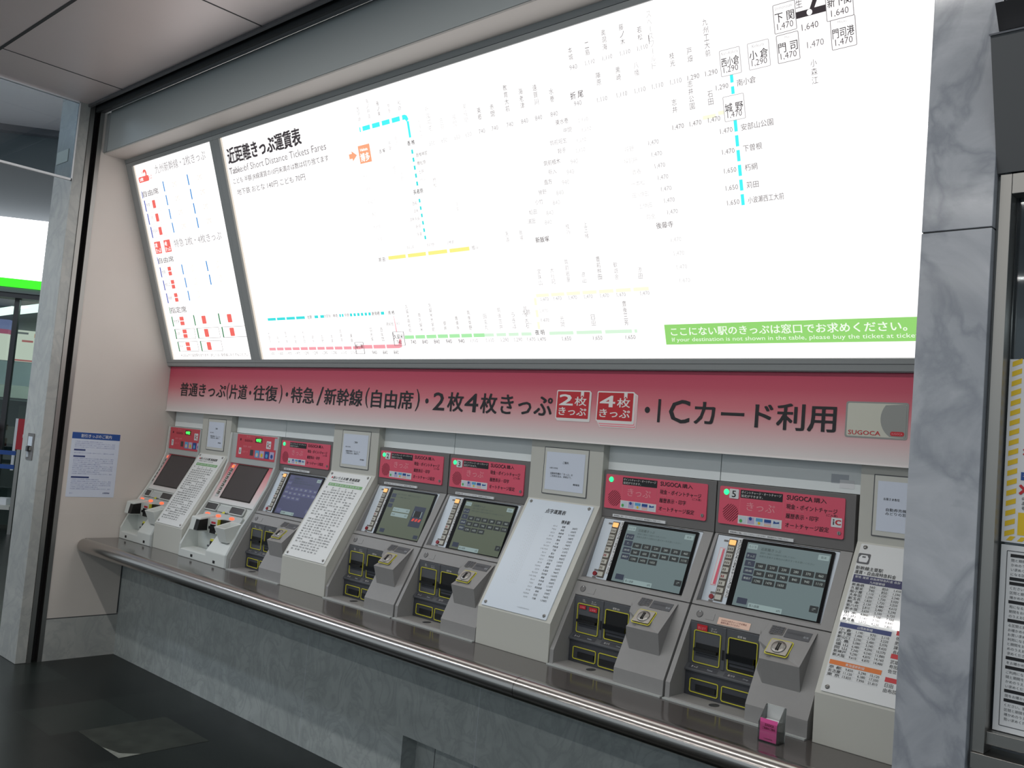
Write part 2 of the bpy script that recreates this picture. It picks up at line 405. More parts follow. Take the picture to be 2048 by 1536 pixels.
b = MB(); b.box(-0.30, 0, -0.592, -0.5285, 0, 3.5, 'marble_left'); b.box(-0.30, -0.12, -0.5285, -0.1, 0, 5.0, 'marble_left'); b.box(-0.30, -0.02, -0.592, -0.5285, 3.5, 5.0, 'marble_left')
struct(b.build('pillar_left', bevel=0.003))
# marble under the counter, with low hatch recess
b = MB()
b.box(0, 2.83, 0, 0.12, 0, 0.70, 'marble'); b.box(2.83, WX, 0, 0.12, 0.254, 0.70, 'marble'); b.box(2.83, WX, 0.085, 0.12, 0, 0.254, 'marble')
for xs in (0.885, 2.078, 3.27, 4.46): b.box(xs-0.0012, xs+0.0012, -0.0006, 0.01, 0, 0.70, 'ink_faint')
b.box(2.95, 2.953, 0.0835, 0.09, 0, 0.25, 'ink_soft')
struct(b.build('wall_front'))
b = MB(); b.box(0, WX, 0.30, 0.45, 0.66, 3.5, 'filler'); struct(b.build('wall_back'))
# right pillar
b = MB()
b.box(WX+0.001, 5.252, -0.53, 0.45, 0, 2.136, 'marble_pillar'); b.box(WX+0.001, 5.252, -0.53, 0.45, 2.139, 3.5, 'marble_pillar')
b.box(WX+0.003, 5.250, -0.528, 0.45, 2.136, 2.139, 'seam')
struct(b.build('pillar_right', bevel=0.002))
# ceiling glass smoke barrier
b = MB(); b.box(-0.008, 0.0, -7.0, -0.60, 2.955, 3.44, 'glass'); go = struct(b.build('window_1'))
b = MB()
b.box(-0.014, 0.006, -7.0, -0.594, 2.942, 2.955, 'paper'); b.box(-0.014, 0.006, -0.60, -0.592, 2.942, 3.44, 'paper'); b.box(-0.014, 0.006, -7.0, -0.594, 3.43, 3.4395, 'paper')
struct(b.build('trim_smoke_barrier'))

# ------------------------------------------------------------------ counter
ct = thing('service_counter', 'long dark grey polished counter with stainless rounded edge below the ticket machines', 'counter', (0, -0.30, ZC))
ORG = (0, -0.30, ZC)
b = MB(); b.box(0.004, WX, -0.262, 0.30, ZC-0.045, ZC, 'counter'); b.build('worktop', ct, ORG)
def nose(x0, x1):
    m = MB(); prof = []
    for i in range(13):
        t = math.radians(90+180*i/12); prof.append((-0.275+0.042*math.cos(t), ZC-0.0412+0.041*math.sin(t)))
    prof += [(-0.262, ZC-0.081), (-0.262, ZC)]
    m.prism(prof, x0, x1, 'steel_nose')
    return m.build('edge_rail', ct, ORG, smooth=False)
xs = [0.03, 1.946, 3.722, WX]
for i in range(3):
    o = nose(xs[i]+0.001, xs[i+1]-0.001)
    for p in o.data.polygons: p.use_smooth = True
    o.modifiers.new('e', 'EDGE_SPLIT').split_angle = math.radians(40)
m = MB()
for i in range(8):
    a0 = math.radians(90+22.5*i); a1 = math.radians(90+22.5*(i+1))
    p = lambda a, k: (0.030-0.024*k, -0.275+0.042*math.cos(a)*(1-0.25*k), ZC-0.0412+0.041*math.sin(a)*(1-0.25*k))
    m.poly([p(a0, 0), p(a0, 1), p(a1, 1), p(a1, 0)], 'steel_nose')
m.poly([(0.006, -0.275+0.0315*math.cos(math.radians(90+22.5*i)), ZC-0.0412+0.031*math.sin(math.radians(90+22.5*i))) for i in range(9)][::-1], 'steel_nose')
m.build('end_cap', ct, ORG)
b = MB(); b.box(0.004, WX, -0.25, 0.0, ZC-0.075, ZC-0.045, 'mgrey_dark'); b.build('underside', ct, ORG)
# ------------------------------------------------------------------ pink sign
sg = thing('banner_sign', 'long pink sign fading to white with black Japanese ticket lettering above the machines', 'sign', (0, 0.175, 1.583))
SO = (0, 0.175, 1.583)
b = MB(); b.box(0.004, WX, 0.175, 0.23, 1.583, 1.878, 'sign_pink'); b.build('sign_panel', sg, SO)
b = MB(); b.box(0.004, WX, 0.172, 0.176, 1.5825, 1.586, 'white_ink'); b.build('lower_edge', sg, SO)
F = Fr((0, 0.175, 0), X, Z); m = MB()
def seq(items):
    for t, u0, u1, v0, v1, bo in items: F.text(m, t, u0, v0, 'ink', h=v1-v0, w=u1-u0, bold=bo)
seq([('普通きっぷ', 0.172, 0.742, 1.688, 1.774, .024), ('(', 0.755, 0.778, 1.678, 1.783, .0), ('片道', 0.79, 0.985, 1.686, 1.773, .024), ('往復', 1.06, 1.31, 1.684, 1.772, .024), (')', 1.335, 1.362, 1.674, 1.78, 0),
     ('特急', 1.452, 1.672, 1.682, 1.77, .024), ('/', 1.70, 1.755, 1.675, 1.776, 0), ('新幹線', 1.768, 2.095, 1.682, 1.77, .024), ('(', 2.12, 2.148, 1.676, 1.78, 0), ('自由席', 2.17, 2.49, 1.680, 1.77, .024), (')', 2.512, 2.54, 1.674, 1.78, 0),
     ('2', 2.638, 2.716, 1.684, 1.767, .02), ('枚', 2.738, 2.842, 1.682, 1.77, .024), ('4', 2.853, 2.938, 1.684, 1.767, .02), ('枚', 2.955, 3.056, 1.682, 1.77, .024), ('きっぷ', 3.08, 3.378, 1.684, 1.768, .024),
     ('I', 3.908, 3.916, 1.684, 1.770, .024), ('C', 3.958, 4.046, 1.684, 1.770, .02), ('カード利用', 4.068, 4.604, 1.680, 1.770, .024)])
for u, v in ((1.022, 1.727), (1.408, 1.727), (2.592, 1.725), (3.858, 1.728)): F.disc(m, u, v, 0.012, 'ink')
m.build('lettering', sg, SO)
m = MB()
def badge(u0, v0, u1, v1, n, layers):
    for k in range(layers, 0, -1):
        d = 0.008*k
        F.rrect(m, u0-0.004+d*0.7, v0-0.004-d, u1+0.004+d*0.7, v1+0.004-d*0.4, 0.006, 'white_ink', 0.0006+0.0002*(5-k)); F.rrect(m, u0-0.001+d*0.7, v0-0.001-d, u1+0.001+d*0.7, v1+0.001-d*0.4, 0.004, 'pink_ink' if k > 1 else 'white_ink', 0.0007+0.0002*(5-k))
    F.rrect(m, u0-0.005, v0-0.005, u1+0.005, v1+0.005, 0.006, 'white_ink', 0.0018); F.rrect(m, u0, v0, u1, v1, 0.003, 'red', 0.0021)
    F.pl(m, [(u1-0.045, v1+0.002), (u1-0.045, v1-0.022), (u1-0.037, v1-0.014), (u1-0.029, v1-0.022), (u1-0.029, v1+0.002)], 'white_ink', 0.0023)
    w = u1-u0
    F.text(m, n, u0+0.012, v0+0.053, 'white_ink', h=0.044, w=w*0.42, n=0.0025, bold=.05); F.text(m, '枚', u0+w*0.56, v0+0.053, 'white_ink', h=0.036, w=w*0.36, n=0.0025, bold=.02)
    F.text(m, 'きっぷ', u0+0.012, v0+0.012, 'white_ink', h=0.032, w=w*0.86, n=0.0025, bold=.03)
badge(3.405, 1.68, 3.573, 1.79, '2', 1); badge(3.618, 1.68, 3.79, 1.79, '4', 3)
m.build('ticket_emblems', sg, SO)
m = MB()
F.rrect(m, 4.636, 1.668, 4.836, 1.785, 0.008, 'card_b', 0.0008); F.rrect(m, 4.642, 1.673, 4.830, 1.780, 0.006, 'card_a', 0.0012)
F.pl(m, [(4.830, 1.775), (4.826, 1.780)]+[(4.812+0.062*math.cos(t), 1.733+0.066*math.sin(t)) for t in [math.radians(80+i*10) for i in range(20)] if 1.674 < 1.733+0.066*math.sin(t) < 1.779]+[(4.826, 1.674), (4.830, 1.678)], 'card_b', 0.0015)
F.text(m, 'SUGOCA', 4.648, 1.678, 'red', h=0.014, w=0.104, n=0.0019, bold=.02)
F.rrect(m, 4.783, 1.679, 4.826, 1.693, 0.006, 'red', 0.0019); F.text(m, 'SUGOCA', 4.787, 1.683, 'pink_ink', h=0.006, w=0.034, n=0.0022)
m.build('card_emblem', sg, SO)
# filler panels over the machines
FG = 'pale filler panels above the ticket machines'
def filler(x0, x1, lab, y=0.245, stain=False):
    m = MB(); m.box(x0+0.002, x1-0.002, y, y+0.05, 1.485, 1.59, 'filler')
    if stain:
        f = Fr((0, y, 0), X, Z); f.quad(m, x1-0.13, 1.515, x1-0.07, 1.545, 'ink_faint', 0.0006); f.quad(m, x1-0.10, 1.50, x1-0.05, 1.528, 'paper', 0.0009)
    tag(m.build('filler_panel', None, (x0, y, 1.485)), lab, 'panel', FG)
filler(0.01, 0.455, 'pale filler panel above the white machine at the cream wall'); filler(0.80, 1.33, 'pale filler panel above the white machine left of the violet screen')
filler(1.33, 1.845, 'pale filler panel above the grey machine with violet screen'); filler(2.215, 2.737, 'pale filler panel above grey machine 2'); filler(2.737, 3.258, 'pale filler panel above grey machine 3')
filler(3.64, 4.152, 'pale filler panel above the grey machine without number beside machine 5'); filler(4.152, 4.70, 'pale filler panel with tape marks above grey machine 5', stain=True)

# ------------------------------------------------------------------ backlit fare boards
BA, BB = (0.165, 1.885), (-0.27, 3.157)
_L = math.hypot(BB[0]-BA[0], BB[1]-BA[1]); BD = ((BB[0]-BA[0])/_L, (BB[1]-BA[1])/_L)
FB = Fr((0, BA[0], BA[1]), X, (0, BD[0], BD[1]))
WT = _L
def board(x0, x1, px0, px1, label, cat):
    t = thing('fare_board', label, cat, (x0, BA[0], BA[1])); og = (x0, BA[0], BA[1])
    m = MB()
    FB.slab(m, x0, 0.0, x1, 0.042, -0.10, 0.012, 'board_frame'); FB.slab(m, x0, 1.303, x1, WT+0.012, -0.10, 0.012, 'board_frame')
    FB.slab(m, x0, 0.042, px0, 1.303, -0.10, 0.012, 'board_frame'); FB.slab(m, px1, 0.042, x1, 1.303, -0.10, 0.012, 'board_frame')
    FB.slab(m, x0, 1.325, x1, 1.327, 0.0, 0.0128, 'seam'); FB.slab(m, x0, 0.022, x1, 0.024, 0.0, 0.0128, 'seam')
    m.build('frame', t, og, bevel=0.0015)
    m = MB(); FB.slab(m, px0, 0.042, px1, 1.303, -0.05, 0.0, 'lit_white'); m.build('lit_panel', t, og)
    m = MB(); FB.quad(m, px0, 0.042, px0+0.018, 1.303, 'lit_warm', 0.0012)
    m.build('panel_edge', t, og)
    return t, og
tb, og = board(0.0, 1.09, 0.075, 1.052, 'narrow backlit board of shinkansen and express ticket fares beside the cream wall', 'fare board')
m = MB()
FB.text(m, '九州新幹線・2枚きっぷ', 0.345, 1.215, 'lit_mid', h=0.055, w=0.62, bold=.01)
FB.text(m, '特急 2枚・4枚きっぷ', 0.40, 0.755, 'lit_mid', h=0.05, w=0.57, bold=.01)
FB.text(m, '自由席', 0.125, 1.098, 'lit_dark', h=0.038, w=0.21, bold=.01); FB.text(m, '自由席', 0.152, 0.672, 'lit_dark', h=0.036, w=0.20, bold=.01); FB.text(m, '指定席', 0.175, 0.347, 'lit_dark', h=0.040, w=0.21, bold=.01)
FB.text(m, '※上記以外の設定駅もあります。詳しくは、駅係員におたずねください。', 0.195, 0.06, 'lit_dark', h=0.02, w=0.83)
rows = [(0.124, 1.08, '熊本'), (0.130, 0.995, '川内'), (0.135, 0.911, '鹿児島中央')]
for u, v, s in rows: FB.text(m, s, u+0.018, v-0.045, 'lit_grey', h=0.024, maxw=0.07)
for u, v, s in [(0.146, 0.649, '佐賀'), (0.154, 0.566, '肥前山口'), (0.16, 0.479, '長崎')]: FB.text(m, s, u+0.018, v-0.045, 'lit_grey', h=0.024, maxw=0.07)
for u, v, s in [(0.168, 0.326, '佐世保'), (0.172, 0.244, '別府'), (0.177, 0.161, '大分')]: FB.text(m, s, u+0.018, v-0.045, 'lit_grey', h=0.024, maxw=0.085)
m.build('lettering', tb, og)
m = MB()
for v in (1.138, 0.713): FB.quad(m, 0.112 if v > 1 else 0.14, v-0.045, 0.120 if v > 1 else 0.148, v, 'lit_blue', 0.0012)
FB.quad(m, 0.163, 0.345, 0.171, 0.388, 'lit_dgreen', 0.0012)
for i in range(3):
    v = 1.08-0.085*i; u = 0.120+0.006*i
    FB.quad(m, u, v-0.072, u+0.013, v, 'lit_blue'); FB.ring(m, u, v-0.072, u+0.19, v, 0.002, 0.002, 'lit_faint', 0.0, 0.001)
    FB.rrect(m, u+0.105, v-0.062, u+0.145, v-0.012, 0.005, 'lit_red', 0.0012)
    v = 0.649-0.085*i; u = 0.145+0.007*i
    FB.quad(m, u, v-0.066, u+0.013, v, 'lit_blue'); FB.ring(m, u, v-0.066, u+0.19, v, 0.002, 0.002, 'lit_faint', 0.0, 0.001)
    for k in (0, 1): FB.rrect(m, u+0.105, v-0.030-0.030*k, u+0.148, v-0.005-0.030*k, 0.004, 'lit_red', 0.0012)
    v = 0.326-0.083*i; u = 0.167+0.006*i
    FB.quad(m, u, v-0.066, u+0.013, v, 'lit_dgreen')
    for k in (0, 1): FB.rrect(m, u+0.105, v-0.030-0.030*k, u+0.158, v-0.005-0.030*k, 0.004, 'lit_red', 0.0012)
    for c, (uu, n) in enumerate(((0.453, 3), (0.757, 2))):
        if i < n:
            FB.quad(m, uu+0.01*i, v-0.066, uu+0.013+0.01*i, v, 'lit_dgreen')
            FB.rrect(m, uu+0.10, v-0.058, uu+0.15, v-0.008, 0.006, 'lit_red', 0.0012)
            if i > 0: FB.ring(m, uu+0.01*i, v-0.066, uu+0.28, v, 0.002, 0.002, 'lit_grey', 0.0, 0.001)
    if i: FB.ring(m, u, v-0.066, u+0.26, v, 0.002, 0.002, 'lit_grey', 0.0, 0.001)
for i in range(4):
    for c in (0, 1):
        u = (0.407 if c == 0 else 0.712)+0.004*i; v = 1.163-0.085*i-(0.0)
        FB.quad(m, u, v-0.062, u+0.012, v, 'lit_sky'); FB.text(m, '2枚', u+0.115, v-0.05, 'lit_warm', h=0.035)
for i in range(3):
    for c in (0, 1):
        if c == 1 and i == 2: continue
        u = (0.432 if c == 0 else 0.735)+0.006*i; v = 0.647-0.083*i
        FB.quad(m, u, v-0.062, u+0.012, v, 'lit_sky'); FB.text(m, '2枚\n4枚', u+0.115, v-0.058, 'lit_warm', h=0.052)
FB.rrect(m, 0.14, 0.735, 0.222, 0.812, 0.004, 'lit_red', 0.0010); FB.rrect(m, 0.268, 0.735, 0.35, 0.812, 0.004, 'lit_red', 0.0010)
FB.text(m, '2枚\nきっぷ', 0.148, 0.742, 'lit_white', h=0.062, w=0.066, n=0.002, bold=.02); FB.text(m, '4枚\nきっぷ', 0.276, 0.742, 'lit_white', h=0.062, w=0.066, n=0.002, bold=.02)
FB.rrect(m, 0.11, 1.19, 0.25, 1.225, 0.012, 'lit_red', 0.0012); FB.text(m, '2枚', 0.125, 1.197, 'lit_white', h=0.022, w=0.05, n=0.002, bold=.03); FB.text(m, '2', 0.19, 1.192, 'lit_red', h=0.07, w=0.045, n=0.0022, bold=.05)
FB.text(m, 'きっぷ', 0.235, 1.195, 'lit_red', h=0.028, w=0.055, n=0.0022, bold=.02); FB.text(m, '新幹線', 0.16, 1.238, 'lit_red', h=0.018, w=0.06)
m.build('printed_marks', tb, og)

tb, og = board(1.09, WX, 1.152, WX, 'huge backlit white route map board of short distance fares over the pink sign', 'fare board')
m = MB()
FB.text(m, '近距離きっぷ運賃表', 1.195, 1.153, 'lit_black', h=0.085, w=0.705, bold=.05)
FB.text(m, 'Table of Short Distance Tickets Fares', 1.185, 1.098, 'lit_grey', h=0.036, w=0.91)
FB.text(m, 'Table of', 1.185, 1.098, 'lit_mid', h=0.032, w=0.165, n=0.001)
FB.text(m, 'こども 半額 JR線運賃の10円未満のは数は切り捨てます', 1.205, 1.037, 'lit_grey', h=0.036, w=0.895, bold=.012)
FB.text(m, '地下鉄 おとな 140円 こども 70円', 1.225, 0.978, 'lit_grey', h=0.034, w=0.655, bold=.01)
B = 'lit_black'
def box_st(u, v, w, h, name, fare, dark=True, en=None, ol='lit_grey'):
    FB.ring(m, u-w/2, v-h/2, u+w/2, v+h/2, 0.004, 0.0018, ol, 0.0, 0.0012)
    FB.text(m, name, u, v-0.012, B if dark else 'lit_dark', h=0.029, align='C', maxw=w*0.86, bold=.012)
    FB.text(m, fare, u, v-h/2+0.008, 'lit_dark', h=0.022, align='C')
    if en: FB.text(m, en, u, v+h/2-0.017, 'lit_mid', h=0.010, align='C', maxw=w*0.8)
box_st(4.524, 1.132, 0.075, 0.088, '下 関', '1,470', en='Shimonoseki'); box_st(4.700, 1.135, 0.085, 0.1, '新下関', '1,640', en='Shin-Shimonoseki')
box_st(4.527, 1.040, 0.075, 0.086, '門 司', '1,470', en='Moji'); box_st(4.706, 1.043, 0.078, 0.088, '門司港', '1,470', en='Mojiko')
box_st(4.323, 1.040, 0.076, 0.084, '西小倉', '1,290', en='Nishi-Kokura', ol='lit_mid'); box_st(4.426, 1.040, 0.076, 0.084, '小 倉', '1,290', en='Kokura', ol='lit_mid')
box_st(4.321, 0.893, 0.078, 0.082, '城 野', '1,470', ol='lit_mid')
FB.text(m, '1,640', 4.604, 1.075, 'lit_dark', h=0.022, align='C'); FB.text(m, '1,470', 4.617, 1.020, 'lit_grey', h=0.022, align='C')
FB.vtext(m, '小森江', 4.607, 0.987, 'lit_grey', 0.022); FB.vtext(m, '幡生', 4.575, 1.20, 'lit_dark', 0.024)
for i, (fa, na) in enumerate([('1,290', '南小倉'), None or ('1,470', '安部山公園'), ('1,470', '下曽根'), ('1,650', '朽網'), ('1,650', '苅田'), ('1,650', '小波瀬西工大前')]):
    v = (0.965, 0.822, 0.753, 0.690, 0.632, 0.582)[i]
    FB.text(m, fa, 4.308, v-0.008, 'lit_grey', h=0.019, align='R'); FB.text(m, na, 4.340, v-0.008, 'lit_grey', h=0.022, maxw=0.13, bold=.008)
# stations of the upper rows
def px(u): return u
top = [('海老津', 3.328), ('遠賀川', 3.401), ('水巻', 3.47)]
for i, (na, u) in enumerate([('新宮中央', 2.85), ('古賀', 2.93), ('福間', 3.01), ('東福間', 3.08), ('東郷', 3.16), ('赤間', 3.235), ('教育大前', 3.32), ('海老津', 3.40), ('遠賀川', 3.475), ('水巻', 3.555)]):
    FB.vtext(m, na, u, 1.045+0.030*len(na), 'lit_grey' if u > 3.15 else 'lit_faint', 0.023); FB.text(m, '650' if i < 4 else '740' if i < 7 else '840', u, 1.0, 'lit_mid' if u > 3.15 else 'lit_faint', h=0.018, align='C')
FB.text(m, '折 尾', 3.675, 1.045, 'lit_dark', h=0.026, align='C', bold=.012); FB.text(m, '940', 3.675, 1.018, 'lit_mid', h=0.018, align='C')
for na, u, c in [('陣原', 3.785, 'lit_grey'), ('黒崎', 3.875, 'lit_grey'), ('八幡', 3.955, 'lit_mid'), ('スペースワールド', 4.03, 'lit_faint'), ('枝光', 4.105, 'lit_grey'), ('戸畑', 4.175, 'lit_grey'), ('九州工大前', 4.245, 'lit_grey')]:
    FB.vtext(m, na, u, 1.065+0.026*len(na), c, 0.021); FB.text(m, '1,290' if u > 4.12 else '1,110', u+0.005, 1.01, 'lit_mid' if u < 4.12 else 'lit_grey', h=0.019, align='C')
for na, u in [('本城', 3.67), ('二島', 3.75), ('奥洞海', 3.83), ('藤ノ木', 3.91), ('若松', 3.985)]:
    FB.vtext(m, na, u, 1.19+0.026*len(na)-0.01, 'lit_grey', 0.021); FB.text(m, '940' if u < 3.7 else '1,110', u+0.005, 1.15, 'lit_mid', h=0.018, align='C')
FB.quad(m, 4.018, 1.165, 4.021, 1.195, 'lit_dark')
for na, u in [('志井', 4.095), ('志井公園', 4.165), ('石田', 4.238)]:
    FB.vtext(m, na, u, 0.915+0.024*len(na), 'lit_grey', 0.021); FB.text(m, '1,470', u+0.005, 0.858, 'lit_grey', h=0.019, align='C')
for i, (na, u) in enumerate([('東水巻', 3.62), ('中間', 3.63), ('筑前垣生', 3.60), ('鞍手', 3.59), ('筑前植木', 3.555), ('新入', 3.53), ('直方', 3.50), ('勝野', 3.465), ('小竹', 3.44), ('鯰田', 3.40), ('浦田', 3.385)]):
    v = 0.965-0.036*i
    FB.text(m, na, u, v, 'lit_grey' if i in (0, 4, 6) else 'lit_mid', h=0.020, maxw=0.10, align='R'); FB.text(m, '1,110' if i < 4 else '940' if i < 7 else '840', u+0.05, v-0.012, 'lit_faint', h=0.018)
FB.text(m, '新飯塚', 3.41, 0.525, 'lit_dark', h=0.023, align='C', bold=.012)
for i, na in enumerate(['呼野', '採銅所', '香春', '一本松', '田川伊田', '上伊田', '勾金']):
    FB.text(m, na, 3.905+0.01*i, 0.815-0.042*i, 'lit_faint', h=0.019, align='R', maxw=0.07); FB.text(m, '1,470', 3.97+0.008*i, 0.822-0.042*i, 'lit_mid', h=0.018)
FB.text(m, '後藤寺', 4.0, 0.525, 'lit_grey', h=0.023, align='C', bold=.01)
for na, u in [('飯塚', 3.30), ('天道', 3.22), ('桂川', 3.55), ('上三緒', 3.64)]: FB.vtext(m, na, u, 0.585, 'lit_mid', 0.019)
for i in range(4): FB.text(m, '1,470', 4.02+0.006*i, 0.47-0.05*i, 'lit_faint', h=0.018)
# left part
for i, na in enumerate(['西戸崎', '海ノ中道', '雁ノ巣', '奈多', '和白']): FB.vtext(m, na, 2.385+0.073*i, 1.175+0.024*len(na), 'lit_mid' if i != 2 else 'lit_grey', 0.019)
FB.text(m, '吉 塚', 2.51, 1.018, 'lit_dark', h=0.018, align='C', bold=.01); FB.text(m, '香 椎', 2.715, 1.022, 'lit_black', h=0.021, align='C', bold=.012)
FB.text(m, '長者原', 2.713, 0.806, 'lit_black', h=0.021, align='C', bold=.012)
for i, na in enumerate(['香椎神宮', '舞松原', '土井', '伊賀']): FB.text(m, na, 2.735, 0.965-0.037*i, ['lit_grey', 'lit_grey', 'lit_mid', 'lit_faint'][i], h=0.018, maxw=0.08)
for i, na in enumerate(['酒殿', '須恵', '須恵中央', '新原', '宇美']): FB.text(m, na, 2.695, 0.758-0.035*i, 'lit_mid', h=0.017, align='R', maxw=0.07)
for i, na in enumerate(['竹下', '笹原', '南福岡', '春日', '大野城', '水城']): FB.text(m, na, 2.36+0.006*i, 0.92-0.06*i, 'lit_faint', h=0.018, align='C')
for na, u, v, c in [('柚須', 2.575, 0.95, 'lit_faint'), ('原町', 2.62, 0.915, 'lit_faint'), ('千早', 2.57, 1.06, 'lit_mid'), ('箱崎', 2.62, 1.075, 'lit_faint'), ('門松', 2.83, 0.86, 'lit_mid'), ('篠栗', 2.95, 0.74, 'lit_faint'), ('九産大前', 2.79, 1.12, 'lit_faint'), ('福工大前', 2.86, 1.13, 'lit_faint')]: FB.vtext(m, na, u, v, c, 0.018)
FB.text(m, '原 田', 2.38, 0.522, 'lit_dark', h=0.019, align='C', bold=.01); FB.text(m, '桂川', 3.02, 0.528, 'lit_grey', h=0.018, align='C')
for na, u in [('筑前山家', 2.60), ('筑前内野', 2.74), ('上穂波', 2.87)]: FB.text(m, na, u, 0.565, 'lit_mid', h=0.015, align='C', maxw=0.05)
for na, u, c in [('佐賀', 1.70, 'lit_dark'), ('伊賀屋', 1.86, 'lit_mid'), ('神埼', 1.93, 'lit_grey'), ('中原', 2.03, 'lit_grey'), ('新鳥栖', 2.265, 'lit_black'), ('鳥 栖', 2.385, 'lit_black')]: FB.text(m, na, u, 0.263, c, h=0.019, align='C', maxw=0.1, bold=.01)
FB.text(m, '肥前旭', 2.36, 0.208, 'lit_grey', h=0.017, align='C'); FB.text(m, '560', 2.42, 0.212, 'lit_mid', h=0.014, align='C')
pk = [('大野下', '1,650'), ('長洲', '1,650'), ('南荒尾', '1,470'), ('荒尾', '1,470'), ('大牟田', '1,290'), ('銀水', '1,290'), ('吉野', '1,290'), ('渡瀬', '1,290'), ('南瀬高', '1,110'), ('瀬高', '1,110'), None, ('羽犬塚', '940'), ('西牟田', '840'), ('荒木', '840')]
PKU = [1.255+0.0845*i for i in range(14)]
for i, e in enumerate(pk):
    if e is None: continue
    FB.vtext(m, e[0], PKU[i]+0.02, 0.122+0.026*len(e[0]), 'lit_grey' if i > 8 else 'lit_mid', 0.02); FB.text(m, e[1], PKU[i]+0.02, 0.066, 'lit_grey' if i < 11 else 'lit_dark', h=0.018, align='C')
FB.ring(m, 2.055, 0.068, 2.125, 0.13, 0.003, 0.0015, 'lit_grey', 0, 0.0025); FB.text(m, '船小屋', 2.09, 0.098, 'lit_black', h=0.021, align='C', n=0.003, maxw=0.06, bold=.012); FB.text(m, '1,110', 2.09, 0.074, 'lit_mid', h=0.015, align='C', n=0.003)
FB.ring(m, 2.37, 0.108, 2.452, 0.178, 0.003, 0.0015, 'lit_grey', 0, 0.0025); FB.text(m, '久留米', 2.411, 0.142, 'lit_black', h=0.022, align='C', n=0.003, maxw=0.07, bold=.012); FB.text(m, '740', 2.411, 0.116, 'lit_dark', h=0.018, align='C', n=0.003)
gr = [('久留米高校前', '740'), ('南久留米', '840'), ('久留米大学前', '840'), ('御井', '940'), ('善導寺', '940'), ('筑後草野', '1,110')]
for i, (na, fa) in enumerate(gr):
    u = 2.515+0.083*i; FB.vtext(m, na, u-0.01, 0.175+0.022*len(na), 'lit_grey', 0.0195); FB.text(m, fa, u, 0.115, 'lit_dark' if i < 5 else 'lit_mid', h=0.019, align='C')
for na, u, fa in [('田主丸', 3.03, '1,110'), ('筑後吉井', 3.12, '1,290'), ('うきは', 3.20, '1,290'), ('筑後大石', 3.275, '1,470'), ('光岡', 3.47, '1,650'), ('日田', 3.63, '1,650'), ('豊後三芳', 3.79, '1,650')]:
    FB.vtext(m, na, u-0.01, 0.172+0.024*len(na), 'lit_grey' if u > 3.7 else 'lit_mid', 0.021); FB.text(m, fa, u, 0.115, 'lit_grey' if u > 3.4 else 'lit_mid', h=0.019, align='C')
FB.text(m, '夜 明', 3.328, 0.143, 'lit_black', h=0.022, align='C', bold=.012); FB.text(m, '1,470', 3.335, 0.115, 'lit_grey', h=0.018, align='C')
for na, u in [('宝珠山', 3.37), ('大行司', 3.44), ('筑前岩屋', 3.52), ('彦山', 3.60), ('豊前桝田', 3.68), ('歓遊舎', 3.76), ('添田', 3.87)]:
    FB.vtext(m, na, u, 0.335+0.028*len(na), 'lit_mid' if u != 3.68 else 'lit_grey', 0.02); FB.text(m, '1,470', u+0.01, 0.283, 'lit_mid', h=0.017, align='C')
FB.text(m, '大鶴', 3.29, 0.232, 'lit_mid', h=0.022, align='R'); FB.text(m, '今山', 3.29, 0.19, 'lit_faint', h=0.02, align='R'); FB.text(m, '1,470', 3.345, 0.235, 'lit_faint', h=0.018); FB.text(m, '1,470', 3.345, 0.195, 'lit_mid', h=0.018)
m.build('lettering', tb, og)
RL = {}
def ml(c):
    k = {'lit_cyan2': 'lit_cyan', 'lit_palegreen': 'lit_green', 'lit_pale': 'lit_yellow', 'lit_white': 'lit_black'}.get(c, c)
    return RL.setdefault(k, MB())
def dash(u0, u1, v, w, c, nd, gap):
    L = (u1-u0-gap*(nd-1))/nd
    for i in range(nd): FB.quad(ml(c), u0+i*(L+gap), v-w/2, u0+i*(L+gap)+L, v+w/2, c)
def vdash(u, v0, v1, w, c, nd, gap):
    L = (v1-v0-gap*(nd-1))/nd
    for i in range(nd): FB.quad(ml(c), u-w/2, v0+i*(L+gap), u+w/2, v0+i*(L+gap)+L, c)
FB.quad(ml('lit_cyan'), 2.372, 1.135, 2.380, 1.157, 'lit_cyan'); dash(2.395, 2.665, 1.147, 0.021, 'lit_cyan', 4, 0.016)
FB.pl(ml('lit_cyan'), [(2.682, 1.137), (2.698, 1.137), (2.700, 1.158), (2.682, 1.158)], 'lit_cyan'); FB.pl(ml('lit_cyan'), [(2.698, 1.137), (2.708, 1.125), (2.722, 1.135), (2.714, 1.152), (2.700, 1.158)], 'lit_cyan'); FB.quad(ml('lit_cyan'), 2.708, 1.055, 2.722, 1.127, 'lit_cyan'); 
vdash(2.714, 0.842, 1.002, 0.012, 'lit_cyan2', 5, 0.017); vdash(2.712, 0.60, 0.783, 0.011, 'lit_cyan2', 6, 0.017)
dash(2.43, 2.985, 0.535, 0.017, 'lit_yellow', 4, 0.016)
dash(1.29, 1.655, 0.272, 0.015, 'lit_cyan2', 4, 0.012); dash(1.745, 1.83, 0.272, 0.015, 'lit_cyan2', 2, 0.02); dash(1.965, 2.0, 0.272, 0.015, 'lit_cyan2', 2, 0.008); dash(2.055, 2.225, 0.272, 0.015, 'lit_cyan2', 6, 0.012); dash(2.305, 2.33, 0.272, 0.015, 'lit_cyan2', 1, 0)
dash(1.25, 2.10, 0.101, 0.016, 'lit_pink', 11, 0.012); dash(2.10, 2.40, 0.105, 0.019, 'lit_pink', 3, 0.009); FB.pl(ml('lit_pink'), [(2.40, 0.0955), (2.424, 0.101), (2.428, 0.14), (2.41, 0.14), (2.40, 0.1145)], 'lit_pink')
FB.pl(ml('lit_pink'), [(2.398, 0.178), (2.405, 0.178), (2.40, 0.255), (2.397, 0.255)], 'lit_pink')
